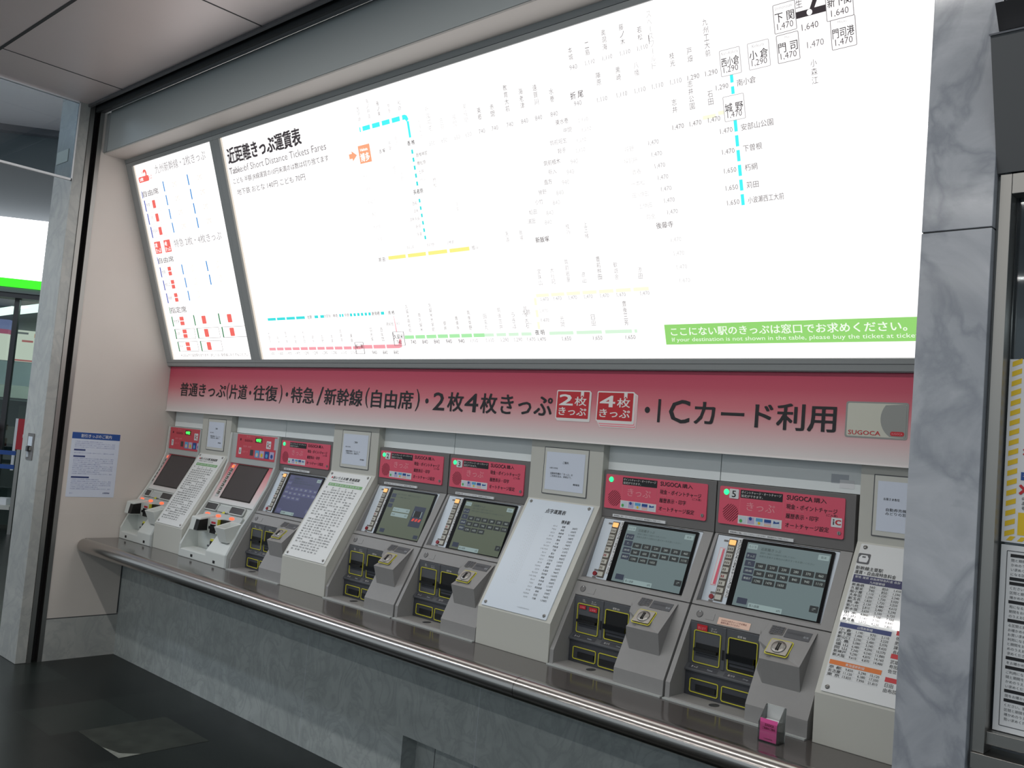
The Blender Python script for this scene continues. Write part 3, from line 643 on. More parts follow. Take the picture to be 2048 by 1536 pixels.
dash(2.455, 3.0, 0.149, 0.017, 'lit_green', 7, 0.010); dash(3.0, 3.28, 0.149, 0.014, 'lit_palegreen', 4, 0.016); dash(3.38, 3.80, 0.149, 0.014, 'lit_palegreen', 3, 0.016); FB.quad(ml('lit_palegreen'), 3.812, 0.142, 3.825, 0.156, 'lit_palegreen')
dash(3.335, 3.90, 0.309, 0.014, 'lit_pale', 7, 0.012); vdash(3.327, 0.168, 0.30, 0.014, 'lit_pale', 3, 0.02)
vdash(4.3225, 0.937, 0.998, 0.012, 'lit_cyan', 2, 0.012); vdash(4.3205, 0.571, 0.852, 0.0125, 'lit_cyan', 6, 0.012)
dash(4.26, 4.283, 0.885, 0.013, 'lit_pale', 1, 0); dash(4.20, 4.25, 0.88, 0.013, 'lit_pale', 1, 0)
FB.pl(ml('lit_black'), [(4.562, 1.117), (4.658, 1.117), (4.658, 1.137), (4.562, 1.137)], 'lit_black'); FB.pl(ml('lit_black'), [(4.604, 1.13), (4.619, 1.13), (4.655, 1.20), (4.637, 1.20)], 'lit_black', 0.0016); FB.disc(ml('lit_white'), 4.606, 1.127, 0.009, 'lit_white', 0.002)
FB.pl(ml('lit_orange'), [(2.262, 1.025), (2.285, 1.025), (2.285, 1.012), (2.322, 1.036), (2.285, 1.060), (2.285, 1.048), (2.262, 1.048)], 'lit_orange')
FB.quad(ml('lit_orange'), 2.338, 0.992, 2.425, 1.075, 'lit_orange', 0.001); FB.text(ml('lit_orange'), '博多', 2.347, 1.0, 'lit_white', h=0.038, w=0.068, n=0.002, bold=.03); FB.text(ml('lit_orange'), 'Hakata', 2.353, 1.048, 'lit_white', h=0.013, w=0.055, n=0.002, bold=.04)
for k, nm in (('lit_cyan', 'cyan_route_line'), ('lit_yellow', 'yellow_route_line'), ('lit_pink', 'pink_route_line'), ('lit_green', 'green_route_line'), ('lit_black', 'black_route_line'), ('lit_orange', 'start_station_mark')): RL[k].build(nm, tb, og)
m = MB()
FB.quad(m, 3.95, 0.094, WX, 0.170, 'lit_banner', 0.0015)
FB.text(m, 'ここにない駅のきっぷは窓口でお求めください。', 3.977, 0.127, 'lit_bannertext', h=0.032, w=0.86, n=0.0025, bold=.02)
FB.text(m, 'If your destination is not shown in the table, please buy the ticket at ticket counter.', 3.978, 0.101, 'lit_bannertext', h=0.019, w=1.0, n=0.0025)
m.build('green_notice', tb, og)
b = MB(); b.box(0, WX, 0.16, 0.30, 1.879, 1.90, 'board_frame'); struct(b.build('trim_board_ledge'))

# ------------------------------------------------------------------ grey ticket machines
PA, PB = (-0.037, 0.80), (0.223, 1.297)
_l = math.hypot(PB[0]-PA[0], PB[1]-PA[1]); PD = ((PB[0]-PA[0])/_l, (PB[1]-PA[1])/_l)
def syz(v, n=0.0):      # point on the sloping front at distance v along it, n outwards
    return (PA[0]+PD[0]*v-PD[1]*n, PA[1]+PD[1]*v+PD[0]*n)
def SF(x0): return Fr((x0, PA[0], PA[1]), X, (0, PD[0], PD[1]))
def grey_machine(x0, label, number=None, screen='teal', ic=False, strip=False, stickers=(), peach=False):
    O = (x0, -0.037, ZC); t = thing('ticket_machine', label, 'ticket machine', O, 'ticket machines along the counter')
    S = SF(x0); H = Fr((x0, 0.223, 0), X, Z)
    a = lambda u: x0+u
    BK = 0.298
    vs = 0.283                                   # seam between lower and upper half
    m = MB(); low = [(-0.037, ZC), (-0.037, 0.80), syz(vs-0.001), (BK, syz(vs)[1]), (BK, ZC)]
    m.prism(low, a(0.004), a(0.022), 'mgrey'); m.prism(low, a(0.302), a(0.510), 'mgrey')
    m.prism([(-0.037, ZC), (-0.037, 0.753), (0.08, 0.753), (0.08, ZC)], a(0.022), a(0.302), 'mgrey')
    m.prism([syz(0.226), syz(vs-0.001), (BK, syz(vs)[1]), (BK, syz(0.226)[1])], a(0.022), a(0.302), 'mgrey')
    m.prism([(0.10, ZC), (0.10, syz(0.226)[1]), (BK, syz(0.226)[1]), (BK, ZC)], a(0.022), a(0.302), 'mgrey_dark')
    m.build('lower_housing', t, O, bevel=0.004)
    m = MB(); m.box(a(0.004), a(0.510), -0.0525, -0.0375, ZC+0.0003, ZC+0.005, 'mgreywhite'); m.build('plinth_strip', t, O)
    m = MB()
    up = lambda v0, v1, d=0.0: [syz(v0, -d), syz(v1, -d), (BK, syz(v1)[1]), (BK, syz(v0)[1])]
    m.prism(up(vs+0.002, 0.561), a(0.004), a(0.016), 'mgrey'); m.prism(up(vs+0.002, 0.561), a(0.470), a(0.510), 'mgrey')
    m.prism(up(vs+0.002, 0.300), a(0.016), a(0.470), 'mgrey'); m.prism(up(0.557, 0.561), a(0.016), a(0.470), 'mgrey')
    m.prism([syz(0.300, -0.03), syz(0.557, -0.004), (BK, syz(0.557)[1]), (BK, syz(0.30)[1])], a(0.016), a(0.470), 'mgrey')
    m.prism([(0.223, 1.298), (0.219, 1.483), (BK, 1.483), (BK, 1.298)], a(0.002), a(0.512), 'mgrey_dark')
    m.build('upper_housing', t, O, bevel=0.003)
    # header panel
    m = MB(); Hh = Fr((x0, 0.2205, 0), X, Z)
    Hh.rslab(m, 0.014, 1.334, 0.478, 1.468, 0.006, -0.003, 0.004, 'pink'); hp = m.build('header_panel', t, O)
    m = MB(); K = 0.0048
    Hh.quad(m, 0.096, 1.338, 0.262, 1.433, 'pink_lt', K-0.0006); Hh.quad(m, 0.098, 1.339, 0.260, 1.432, 'pink', K-0.0003)
    Hh.quad(m, 0.097, 1.433, 0.258, 1.461, 'ink', K); Hh.text(m, 'ポイントチャージ・オートチャージ', 0.101, 1.448, 'white_ink', h=0.010, w=0.152, n=K+.0006); Hh.text(m, '設定ができます。', 0.101, 1.436, 'white_ink', h=0.009, w=0.083, n=K+.0006)
    Hh.text(m, 'きっぷ', 0.124, 1.391, 'pink_ink', h=0.029, w=0.108, n=K+.0003, bold=.012); Hh.text(m, 'Tickets', 0.160, 1.381, 'pink_lt', h=0.006, n=K)
    Hh.quad(m, 0.093, 1.3415, 0.260, 1.371, 'paper', K)
    for i, (c1, c2) in enumerate((('leaf_ink', 'lilac_ink'), ('blue', 'lilac_ink'), ('sky_ink', 'hazard'), ('sky_ink', 'peach'), ('blue', 'sky_ink'))):
        u = 0.099+0.032*i; Hh.quad(m, u, 1.345, u+0.026, 1.368, 'lilac_ink' if i % 2 else 'panel_ice', K+.0004)
        if i == 1: Hh.disc(m, u+0.011, 1.363, 0.006, 'blue', K+.0009)
        elif i == 0: Hh.disc(m, u+0.006, 1.352, 0.006, 'leaf_ink', K+.0009)
        elif i == 2: Hh.quad(m, u, 1.357, u+0.026, 1.368, 'sky_ink', K+.0009); Hh.disc(m, u+0.013, 1.351, 0.005, 'hazard', K+.0009)
        elif i == 3: Hh.quad(m, u, 1.357, u+0.026, 1.367, 'blue', K+.0009); Hh.quad(m, u, 1.345, u+0.026, 1.352, 'peach', K+.0009)
        else: Hh.pl(m, [(u+0.002, 1.356), (u+0.024, 1.358), (u+0.024, 1.364), (u+0.012, 1.361), (u+0.004, 1.366)], 'blue', K+.0009)
    Hh.text(m, 'SUGOCA', 0.273, 1.444, 'ink', h=0.016, w=0.092, n=K, bold=.03); Hh.text(m, '購入', 0.370, 1.444, 'ink', h=0.016, w=0.045, n=K, bold=.01)
    Hh.text(m, 'Purchase', 0.273, 1.4365, 'pink_ink', h=0.005, n=K)
    for tx, v, w in (('現金・ポイントチャージ', 1.413, 0.180), ('履歴表示・印字', 1.381, 0.117), ('オートチャージ設定', 1.350, 0.155)): Hh.text(m, tx, 0.273, v, 'ink', h=0.017, w=w, n=K, bold=.012)
    for tx, v in (('Cash charge / Point charge', 1.405), ('History', 1.373), ('Auto-charge settings', 1.342)): Hh.text(m, tx, 0.273, v, 'pink_ink', h=0.0055, n=K)
    Hh.text(m, '(ご入金)', 0.416, 1.402, 'ink', h=0.010, w=0.038, n=K)
    for i in range(9):
        d = (i-4)*0.0068; h = math.sqrt(max(0, 0.031**2-d*d))
        c, s_ = 0.7071, 0.7071
        p = lambda e, w: (0.062+c*e-s_*(d+w), 1.376+s_*e+c*(d+w))
        Hh.pl(m, [p(-h, -0.0012), p(h, -0.0012), p(h, 0.0012), p(-h, 0.0012)], 'dark_red_ink', K)
    if ic:
        Hh.rrect(m, 0.434, 1.371, 0.471, 1.402, 0.003, 'paper', K+.0003); Hh.quad(m, 0.440, 1.378, 0.445, 1.390, 'ink_soft', K+.0006); Hh.disc(m, 0.4425, 1.394, 0.003, 'ink_soft', K+.0006)
        Hh.text(m, 'C', 0.449, 1.379, 'red', h=0.016, w=0.018, n=K+.0006, bold=.09)
    m.build('lettering', hp, O)
    m = MB(); Hh.dome(m, 0.041, 1.448, 0.0105, 0.006, 'led_green', K); m.build('status_lamp', hp, O)
    m = MB(); Hh.disc(m, 0.463, 1.353, 0.0062, 'steel', K, h=0.002); Hh.quad(m, 0.4622, 1.348, 0.4638, 1.357, 'black', K+.0024); m.build('lock', hp, O)
    if number:
        m = MB(); Hh.rslab(m, 0.054, 1.427, 0.091, 1.461, 0.004, K, K+.002, 'paper'); Hh.text(m, number, 0.065, 1.432, 'ink', h=0.023, w=0.015, n=K+.0026, bold=.02); m.build('number_plate', hp, O)
    # strip label above screen
    m = MB(); Lf = Fr((x0, 0.2205, 0), X, Z); Lf.slab(m, 0.060, 1.303, 0.306, 1.3135, -0.002, 0.0045, 'paper')
    Lf.text(m, '乗車券類のご購入・ICカードのチャージができます　領収書発行もご利用ください', 0.066, 1.3055, 'ink', h=0.0055, w=0.222, n=0.005); m.build('instruction_strip', t, O)
    # screen area: plane a little deeper at the foot
    v0, v1 = 0.302, 0.556
    p0 = syz(v0, -0.0285); p1 = syz(v1, -0.003)
    d = Vector((0, p1[0]-p0[0], p1[1]-p0[1])); Q = Fr((x0, p0[0], p0[1]), X, d); hq = d.length
    q = lambda v: (v-v0)/(v1-v0)*hq
    m = MB(); Q.slab(m, 0.0175, 0.0, 0.468, hq, -0.004, 0.0005, 'panel_ice'); m.build('screen_surround', t, O)
    m = MB(); Q.rslab(m, 0.118, q(0.306), 0.455, q(0.553), 0.004, 0.0, 0.006, 'gloss_black'); ts = m.build('touch_screen', t, O)
    # LCD picture: bounding box of the visible image
    u0, u1, w0, w1 = 0.141, 0.444, q(0.316), q(0.543); N_ = 0.0066
    bg = {'teal': 'scr_teal', 'olive': 'scr_olive', 'olive2': 'scr_olive', 'violet': 'scr_violet'}[screen]
    dk = 'scr_violet_d' if screen == 'violet' else 'scr_dark'; nv = 'scr_violet_d' if screen == 'violet' else 'scr_navy'
    m = MB(); Q.quad(m, u0, w0, u1, w1, bg, N_)
    def bt(ua, va, ub, vb, c, tx=None, tc='scr_text'):
        Q.rrect(m, ua, q(va), ub, q(vb), 0.002, c, N_+.0004)
        if tx: Q.text(m, tx, (ua+ub)/2, (q(va)+q(vb))/2-0.0042, tc, h=0.0085, align='C', n=N_+.0008, maxw=(ub-ua)*0.8)
    if screen == 'olive2':
        for i in range(3): bt(0.146, 0.505-0.026*i, 0.178, 0.525-0.026*i, nv)
        Q.text(m, 'ICカードを入れて、金額をえらんでください', 0.185, q(0.520), 'scr_ink', h=0.010, w=0.17, n=N_+.0004)
        Q.text(m, 'カードの残額をご確認ください', 0.185, q(0.506), 'scr_ink', h=0.007, w=0.10, n=N_+.0004)
        bt(0.193, 0.437, 0.315, 0.457, 'scr_light', None); bt(0.193, 0.412, 0.315, 0.432, 'scr_light', None)
        Q.text(m, 'チャージ', 0.199, q(0.442), 'scr_ink', h=0.009, n=N_+.0008); Q.text(m, '残 額', 0.199, q(0.417), 'scr_ink', h=0.009, n=N_+.0008); Q.text(m, '0円', 0.307, q(0.442), 'scr_ink', h=0.009, align='R', n=N_+.0008); Q.text(m, '0円', 0.307, q(0.417), 'scr_ink', h=0.009, align='R', n=N_+.0008)
        Q.quad(m, 0.340, q(0.376), 0.420, q(0.478), nv, N_+.0004); Q.quad(m, 0.352, q(0.425), 0.40, q(0.455), 'black', N_+.0008); Q.quad(m, 0.400, q(0.425), 0.405, q(0.455), 'scr_light', N_+.0008); Q.quad(m, 0.350, q(0.425), 0.353, q(0.455), 'scr_light', N_+.0008)
        for i in range(3): Q.pl(m, [(0.350+i*0.022, q(0.404)), (0.365+i*0.022, q(0.404)), (0.372+i*0.022, q(0.418)), (0.357+i*0.022, q(0.418))], 'scr_red', N_+.0008)
        bt(0.157, 0.326, 0.192, 0.345, nv); bt(0.405, 0.323, 0.436, 0.340, nv)
    else:
        bt(0.146, 0.520, 0.182, 0.537, 'scr_light' if screen != 'violet' else nv, 'もどる', 'scr_ink')
        for i in range(4): bt(0.147+0.002*i, 0.484-0.0265*i, 0.184+0.002*i, 0.506-0.0265*i, nv, ['きっぷ', '往復\nきっぷ', '2枚4枚', '乗継ぎ'][i])
        Q.text(m, '近距離きっぷ', 0.196, q(0.520), 'scr_ink', h=0.011, w=0.074, n=N_+.0004, bold=.01)
        Q.text(m, '運賃表でご確認のうえ金額ボタンを押してください', 0.196, q(0.508), 'scr_ink', h=0.007, w=0.13, n=N_+.0004); Q.text(m, '枚数を変更する場合は人数ボタンをお使いください', 0.196, q(0.496), 'scr_ink', h=0.007, w=0.20, n=N_+.0004)
        bt(0.402, 0.518, 0.440, 0.536, 'scr_light', '取消', 'scr_ink')
        f = ['160', '210', '230', '280', '370', '460', '560', '650', '740', '840', '940', '1110', '1290', '1470', '1650']
        for i, x in enumerate(f):
            r_, c_ = divmod(i, 6); ua = 0.190+0.0432*c_+0.0008*r_; va = 0.4545-0.0268*r_
            bt(ua, va, ua+0.039, va+0.0205, dk, x)
        bt(0.155, 0.325, 0.193, 0.346, nv); bt(0.199, 0.316, 0.322, 0.334, 'scr_light'); Q.text(m, '投入金額', 0.204, q(0.321), 'scr_dark', h=0.009, w=0.036, n=N_+.0008); Q.text(m, '0円', 0.316, q(0.320), 'scr_dark', h=0.008, align='R', n=N_+.0008)
        bt(0.412, 0.342, 0.442, 0.364, dk, '入場券\n160', 'scr_text')
    m.build('display', ts, O)
    # buttons column
    m = MB(); Q.slab(m, 0.066, q(0.319), 0.098, q(0.547), 0.0, 0.003, 'btn_brown'); bs = m.build('button_column', t, O)
    for i in range(9):
        v = 0.529-0.0252*i
        m = MB(); Q.rslab(m, 0.070, q(v-0.004), 0.094, q(v+0.0135), 0.002, 0.003, 0.0065, 'led_amber' if i == 0 else 'btn_face')
        if 0 < i < 8:
            for k in range(3 if i < 4 else 2): Q.quad(m, 0.0725+0.007*k, q(v), 0.0765+0.007*k, q(v+0.009), 'btn_brown' if i != 5 else 'red_btn', 0.0069)
        m.build('push_button', bs, O)
    m = MB(); Q.quad(m, 0.100, q(0.338), 0.120, q(0.555), 'paper', 0.0012); Q.vtext(m, 'SUGOCA入金(チャージ)はこちら', 0.110, q(0.548), 'ink', 0.0105, n=0.0018, pitch=0.0118, bold=.006); m.build('charge_notice', t, O)
    m = MB(); Q.quad(m, 0.046, q(0.342), 0.064, q(0.349), 'mgrey_dark', 0.001); Q.quad(m, 0.046, q(0.314), 0.064, q(0.320), 'mgrey_dark', 0.001); Q.disc(m, 0.055, q(0.331), 0.0088, 'red_btn', 0.0005, h=0.006); m.build('call_button', t, O)
    m = MB(); Q.quad(m, 0.045, q(0.534), 0.063, q(0.541), 'mgrey_dark', 0.001); m.build('button_label', t, O)
    if strip:
        m = MB(); Q.quad(m, 0.038, q(0.372), 0.058, q(0.510), 'pink_ink', 0.0012); Q.quad(m, 0.0395, q(0.374), 0.0565, q(0.508), 'paper', 0.0016); Q.pl(m, [(0.046, q(0.376)), (0.056, q(0.376)), (0.056, q(0.506)), (0.050, q(0.506))], 'pink', 0.002); m.build('pink_sticker', t, O)
    # lower half
    m = MB(); S.disc(m, 0.047, 0.254, 0.0125, 'mgrey_dark', 0.0005, h=0.001); S.ring(m, 0.035, 0.242, 0.059, 0.266, 0.0118, 0.002, 'slot', 0.001, 0.002); S.pl(m, [(0.044, 0.264), (0.050, 0.264), (0.047, 0.259)], 'paper', 0.003); m.build('sensor', t, O)
    m = MB(); S.rslab(m, 0.072, 0.240, 0.105, 0.264, 0.002, 0.0, 0.0012, 'mgrey'); m.build('blank_label', t, O)
    if peach:
        m = MB(); S.quad(m, 0.122, 0.232, 0.242, 0.257, 'peach', 0.0012); S.text(m, 'SUGOCAをチャージする時は\n金額を選んでください', 0.134, 0.236, 'dark_red_ink', h=0.016, w=0.095, n=0.0018); m.build('peach_sticker', t, O)
    yb = 0.066; G = Fr((x0, yb, 0), X, Z)
    zt = syz(0.226)[1]
    m = MB(); m.box(a(0.022), a(0.302), yb, 0.10, 0.846, zt-0.001, 'slot')
    m.prism([(yb-0.020, 0.835), (yb-0.020, 0.842), (yb-0.002, 0.857), (0.10, 0.857), (0.10, 0.835)], a(0.022), a(0.302), 'slot')
    m.box(a(0.022), a(0.302), yb-0.012, 0.10, 0.753, 0.836, 'slot_dk'); m.box(a(0.15), a(0.163), yb-0.003, 0.09, 0.858, zt-0.002, 'slot')
    sp = m.build('slot_panel', t, O, bevel=0.0015)
    m = MB(); G.text(m, 'お札\n千円〜', 0.062, 0.978, 'white_ink', h=0.012, w=0.018, n=0.001); G.text(m, 'カード\nIC Card', 0.105, 0.977, 'white_ink', h=0.012, w=0.022, n=0.001); G.text(m, '紙幣 Bill', 0.205, 0.976, 'white_ink', h=0.008, w=0.03, n=0.001)
    E = Fr((x0, yb-0.020, 0.842), X, (0, 0.018, 0.015))
    E.quad(m, 0.035, 0.003, 0.145, 0.020, 'slot_dk', 0.0008); E.quad(m, 0.17, 0.003, 0.29, 0.020, 'slot_dk', 0.0008)
    E.text(m, 'きっぷ', 0.045, 0.008, 'white_ink', h=0.008, w=0.024, n=0.0014); E.text(m, 'Ticket', 0.105, 0.008, 'ink_faint', h=0.006, n=0.0014); E.text(m, 'おつり', 0.185, 0.008, 'white_ink', h=0.008, w=0.024, n=0.0014); E.text(m, 'Change', 0.24, 0.008, 'ink_faint', h=0.006, n=0.0014)
    for (ua, va, ub, vb) in stickers: G.quad(m, ua, va, ub, vb, 'red', 0.005); G.text(m, '2枚' if ub-ua < 0.04 else '使えます', ua+0.004, va+0.003, 'pink_ink', h=(vb-va)*0.5, w=(ub-ua)*0.75, n=0.0056)
    m.build('lettering', sp, O)
    def slot(name, ua, va, ub, vb, kind):
        m = MB()
        if kind == 'a':
            vm = va+(vb-va)*0.40
            G.quad(m, ua, va, ub, vb, 'slot', 0.0008); G.slab(m, ua+0.006, vm-0.004, ub-0.004, vm+0.022, 0.0, 0.004, 'black'); G.slab(m, ua+0.004, vm-0.004, ub-0.006, vm+0.006, 0.0, 0.014, 'black'); G.quad(m, ua+0.006, vm-0.022, ub-0.006, vm-0.010, 'slot_dk', 0.0014); G.quad(m, ua+0.008, vm-0.0125, ub-0.008, vm-0.0105, 'black', 0.0018)
        elif kind == 'b':
            vm = va+(vb-va)*0.40
            G.quad(m, ua, va, ub, vb, 'black', 0.0008); G.slab(m, ua-0.002, vm-0.006, ub-0.004, vm+0.012, 0.0, 0.016, 'gloss_black'); G.slab(m, ua+0.004, vm-0.018, ub-0.004, vm-0.008, 0.0, 0.006, 'slot_dk'); G.quad(m, ua+0.006, va+0.012, ub-0.006, va+0.020, 'slot_dk', 0.002)
        else:
            g2 = 0.0125
            G.quad(m, ua, va, ub, vb, 'slot_dk', g2); G.slab(m, ua+0.022 if kind == 'c' else ua+0.003, va+0.006, ub-0.006, va+0.026, g2, g2+0.005, 'black')
        o = m.build(name, t, O)
        m = MB(); g = 0.0125 if kind in 'cd' else 0.001
        G.ring(m, ua-0.003, va-0.003, ub+0.003, vb+0.003, 0.007, 0.0028, 'yellow', g, g+0.003); m.build('yellow_frame', o, O)
    slot('ticket_slot', 0.044, 0.866, 0.142, 0.970, 'a'); slot('bill_slot', 0.176, 0.866, 0.278, 0.970, 'b'); slot('ticket_outlet', 0.046, 0.768, 0.150, 0.809, 'c'); slot('change_outlet', 0.168, 0.764, 0.282, 0.809, 'd')
    m = MB(); G.slab(m, 0.1525, 0.892, 0.161, 0.925, 0.002, 0.004, 'black'); m.build('sensor_window', t, O)
    m = MB(); f0 = Fr((x0, 0, 0.7535), X, Y); f0.pl(m, [(0.165+0.016*math.cos(math.radians(i*22.5)), 0.012+0.022*math.sin(math.radians(i*22.5))) for i in range(16)], 'slot_dk', 0.0006); m.build('finger_notch', t, O)
    # coin unit: sloping block standing out of the front
    m = MB()
    bl = syz(0.272, 0.002); zf, yf = 0.948, -0.024
    yl = syz(0.0)[0]
    T = [(a(0.285), *syz(0.226, 0.003)), (a(0.303), bl[0], bl[1]), (a(0.470), bl[0], bl[1]), (a(0.467), yf, zf), (a(0.331), yf, zf), (a(0.331), (yf+syz(0.226)[0])/2+0.01, 0.975), (a(0.287), syz(0.226)[0]-0.012, 0.985)]
    lo = [(a(0.303), 0.03, 0.93), (a(0.303), 0.08, 1.03), (a(0.466), 0.08, 1.03), (a(0.464), 0.0, 0.864), (a(0.336), 0.0, 0.864), (a(0.303), 0.02, 0.90), (a(0.303), 0.05, 0.96)]
    n = len(T)
    m.mesh(T+lo, [tuple(range(n))[::-1]]+[(i, (i+1) % n, n+(i+1) % n, n+i) for i in range(n)]+[tuple(range(n, 2*n))], 'mgrey')
    cu = m.build('coin_unit', t, O, bevel=0.010, seg=4)
    A0 = Vector((x0, yf, zf)); A1 = Vector((x0, bl[0], bl[1])); dv = A1-A0; C_ = Fr(A0, X, dv); hc = dv.length
    m = MB(); C_.rslab(m, 0.318, hc-0.040, 0.366, hc-0.006, 0.002, -0.001, 0.0016, 'mgrey_dark')
    for r_ in range(4):
        for c_ in range(3): C_.rslab(m, 0.321+0.0145*c_, hc-0.0365+0.0078*r_, 0.3335+0.0145*c_, hc-0.0305+0.0078*r_, 0.001, 0.0016, 0.003, 'slot')
    m.build('keypad', cu, O)
    m = MB(); C_.slab(m, 0.372, hc-0.044, 0.456, hc-0.008, -0.001, 0.0014, 'slot'); C_.text(m, '係員呼出 暗証番号', 0.378, hc-0.028, 'ink_soft', h=0.010, w=0.055, n=0.0018); C_.text(m, '取消', 0.434, hc-0.034, 'ink_faint', h=0.008, n=0.0018); m.build('label_plate', cu, O)
    m = MB(); C_.rslab(m, 0.342, 0.026, 0.412, 0.082, 0.004, -0.001, 0.006, 'steel_bright'); C_.dome(m, 0.377, 0.054, 0.025, 0.007, 'steel', 0.006, 18); C_.slab(m, 0.374, 0.036, 0.378, 0.066, 0.006, 0.0145, 'black'); C_.slab(m, 0.380, 0.036, 0.384, 0.066, 0.006, 0.0145, 'black')
    cs = m.build('coin_slot', cu, O, bevel=0.001)
    m = MB(); C_.ring(m, 0.338, 0.021, 0.416, 0.087, 0.008, 0.003, 'yellow', 0.0, 0.002); C_.text(m, '硬貨', 0.352, 0.010, 'ink_soft', h=0.007, n=0.001); m.build('yellow_frame', cs, O)
    return t
grey_machine(1.3295, 'grey ticket machine with violet tinted screen next to a white machine', None, 'violet')
grey_machine(2.222, 'grey ticket machine with number 2 plate and olive screen showing a payment page', '2', 'olive2')
grey_machine(2.739, 'grey ticket machine with number 3 plate beside the pale braille fare stand', '3', 'olive')
grey_machine(3.642, 'grey ticket machine without number plate beside machine 5, red stickers on slot', None, 'teal', stickers=((0.052, 0.953, 0.082, 0.967), (0.098, 0.950, 0.136, 0.966)))
grey_machine(4.157, 'grey ticket machine with number 5 plate and peach sticker, nearest the pillar', '5', 'teal', ic=True, strip=True, stickers=((0.052, 0.974, 0.092, 0.994),), peach=True)

# ------------------------------------------------------------------ white ticket machines
WPROF = [(-0.052, ZC), (-0.052, 0.815), (0.02, 0.965), (0.085, 1.065), (0.160, 1.20), (0.198, 1.31), (0.205, 1.483), (0.298, 1.483), (0.298, ZC)]
def white_machine(x0, label, number, clip):
    O = (clip[0], -0.052, ZC); t = thing('ticket_machine', label, 'ticket machine', O, 'ticket machines along the counter')
    S = SF(x0); H = Fr((x0, 0.212, 0), X, Z); a = lambda u: x0+u
    bd = lambda m, name, par=t, **k: m.build(name, par, O, clip=clip, **k)
    cl, cr = clip[0], clip[1]
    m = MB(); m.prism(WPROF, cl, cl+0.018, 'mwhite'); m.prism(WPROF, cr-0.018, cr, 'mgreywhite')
    low = [(-0.052, ZC), (-0.052, 0.815), syz(0.10, 0.006), syz(0.16, 0.006), (0.298, syz(0.16)[1]), (0.298, ZC)]
    m.prism(low, a(0.315), cr-0.018, 'mwhite')
    m.prism([(-0.052, ZC), (-0.052, 0.79), (-0.03, 0.795), (0.04, 0.80), (0.06, ZC)], cl+0.018, a(0.315), 'mwhite')
    m.prism([(0.06, ZC), (0.045, 0.93), (0.298, 0.93), (0.298, ZC)], cl+0.018, a(0.315), 'mwhite')
    m.prism([syz(0.19, -0.015), syz(0.30, -0.004), syz(0.575, 0.0), (0.298, 1.335), (0.298, 0.92), (0.07, 0.92)], cl+0.018, cr-0.018, 'mwhite')
    m.prism([(0.212, 1.30), (0.212, 1.483), (0.298, 1.483), (0.298, 1.30)], cl+0.016, cr-0.016, 'mgreywhite')
    bd(m, 'housing', bevel=0.004)
    m = MB(); H.slab(m, 0.085, 1.337, 0.528, 1.478, -0.002, 0.0025, 'pink2'); hp = bd(m, 'header_panel')
    m = MB(); K = 0.0032
    H.text(m, '8枚', 0.30, 1.44, 'led_seg', h=0.022, w=0.05, n=K); 
    H.quad(m, 0.285, 1.436, 0.362, 1.466, 'dark_red_ink', K-.0003)
    H.rrect(m, 0.408, 1.408, 0.456, 1.452, 0.004, 'paper', K); H.quad(m, 0.418, 1.416, 0.425, 1.434, 'ink_soft', K+.0005); H.disc(m, 0.4215, 1.441, 0.0045, 'ink_soft', K+.0005); H.text(m, 'C', 0.430, 1.415, 'red', h=0.024, w=0.021, n=K+.0006, bold=.03)
    H.quad(m, 0.49, 1.405, 0.525, 1.472, 'ink_faint', K); H.quad(m, 0.24, 1.358, 0.275, 1.392, 'pad', K)
    for i, c in enumerate(('sky_ink', 'lilac_ink', 'blue', 'hazard')): H.quad(m, 0.295+0.052*i, 1.35, 0.34+0.052*i, 1.392, c if i % 2 == 0 else 'lilac_ink', K); H.disc(m, 0.317+0.052*i, 1.366, 0.012, ('peach', 'hazard', 'sky_ink', 'blue')[i], K+.0005)
    H.text(m, 'SUGOCA', 0.17, 1.437, 'dark_red_ink', h=0.013, w=0.085, n=K, bold=.02); H.text(m, 'きっぷ', 0.19, 1.462, 'pink_ink', h=0.011, n=K); H.text(m, '指定券・自由席', 0.16, 1.402, 'pink_ink', h=0.012, n=K); H.text(m, 'ICカード', 0.16, 1.37, 'pink_ink', h=0.012, n=K)
    H.rrect(m, 0.115, 1.359, 0.142, 1.398, 0.003, 'paper', K); H.text(m, number, 0.122, 1.367, 'ink', h=0.022, w=0.012, n=K+.0006, bold=.02)
    H.disc(m, 0.125, 1.447, 0.008, 'dark_red_ink', K)
    bd(m, 'lettering', hp)
    m = MB()
    for i in range(3): H.dome(m, 0.305+0.017*i, 1.452, 0.0075, 0.003, 'led_seg', K+.001)
    bd(m, 'status_lamp', hp)
    m = MB(); S.slab(m, 0.028, 0.30, 0.512, 0.574, 0.0, 0.004, 'pink_fade'); bd(m, 'screen_surround')
    m = MB(); S.rslab(m, 0.118, 0.330, 0.450, 0.557, 0.003, 0.003, 0.006, 'gloss_black'); S.quad(m, 0.130, 0.337, 0.440, 0.550, 'offscreen', 0.0064); bd(m, 'touch_screen')
    m = MB(); S.slab(m, 0.060, 0.335, 0.092, 0.556, 0.004, 0.0055, 'mgreywhite'); bc = bd(m, 'button_column')
    for i in range(8):
        v = 0.535-0.0255*i; m = MB(); S.rslab(m, 0.065, v-0.005, 0.088, v+0.013, 0.002, 0.0055, 0.009, 'led_orange' if i == 0 else 'btn_brown'); S.quad(m, 0.068, v, 0.082, v+0.006, 'btn_face' if i else 'led_amber', 0.0094); bd(m, 'push_button', bc)
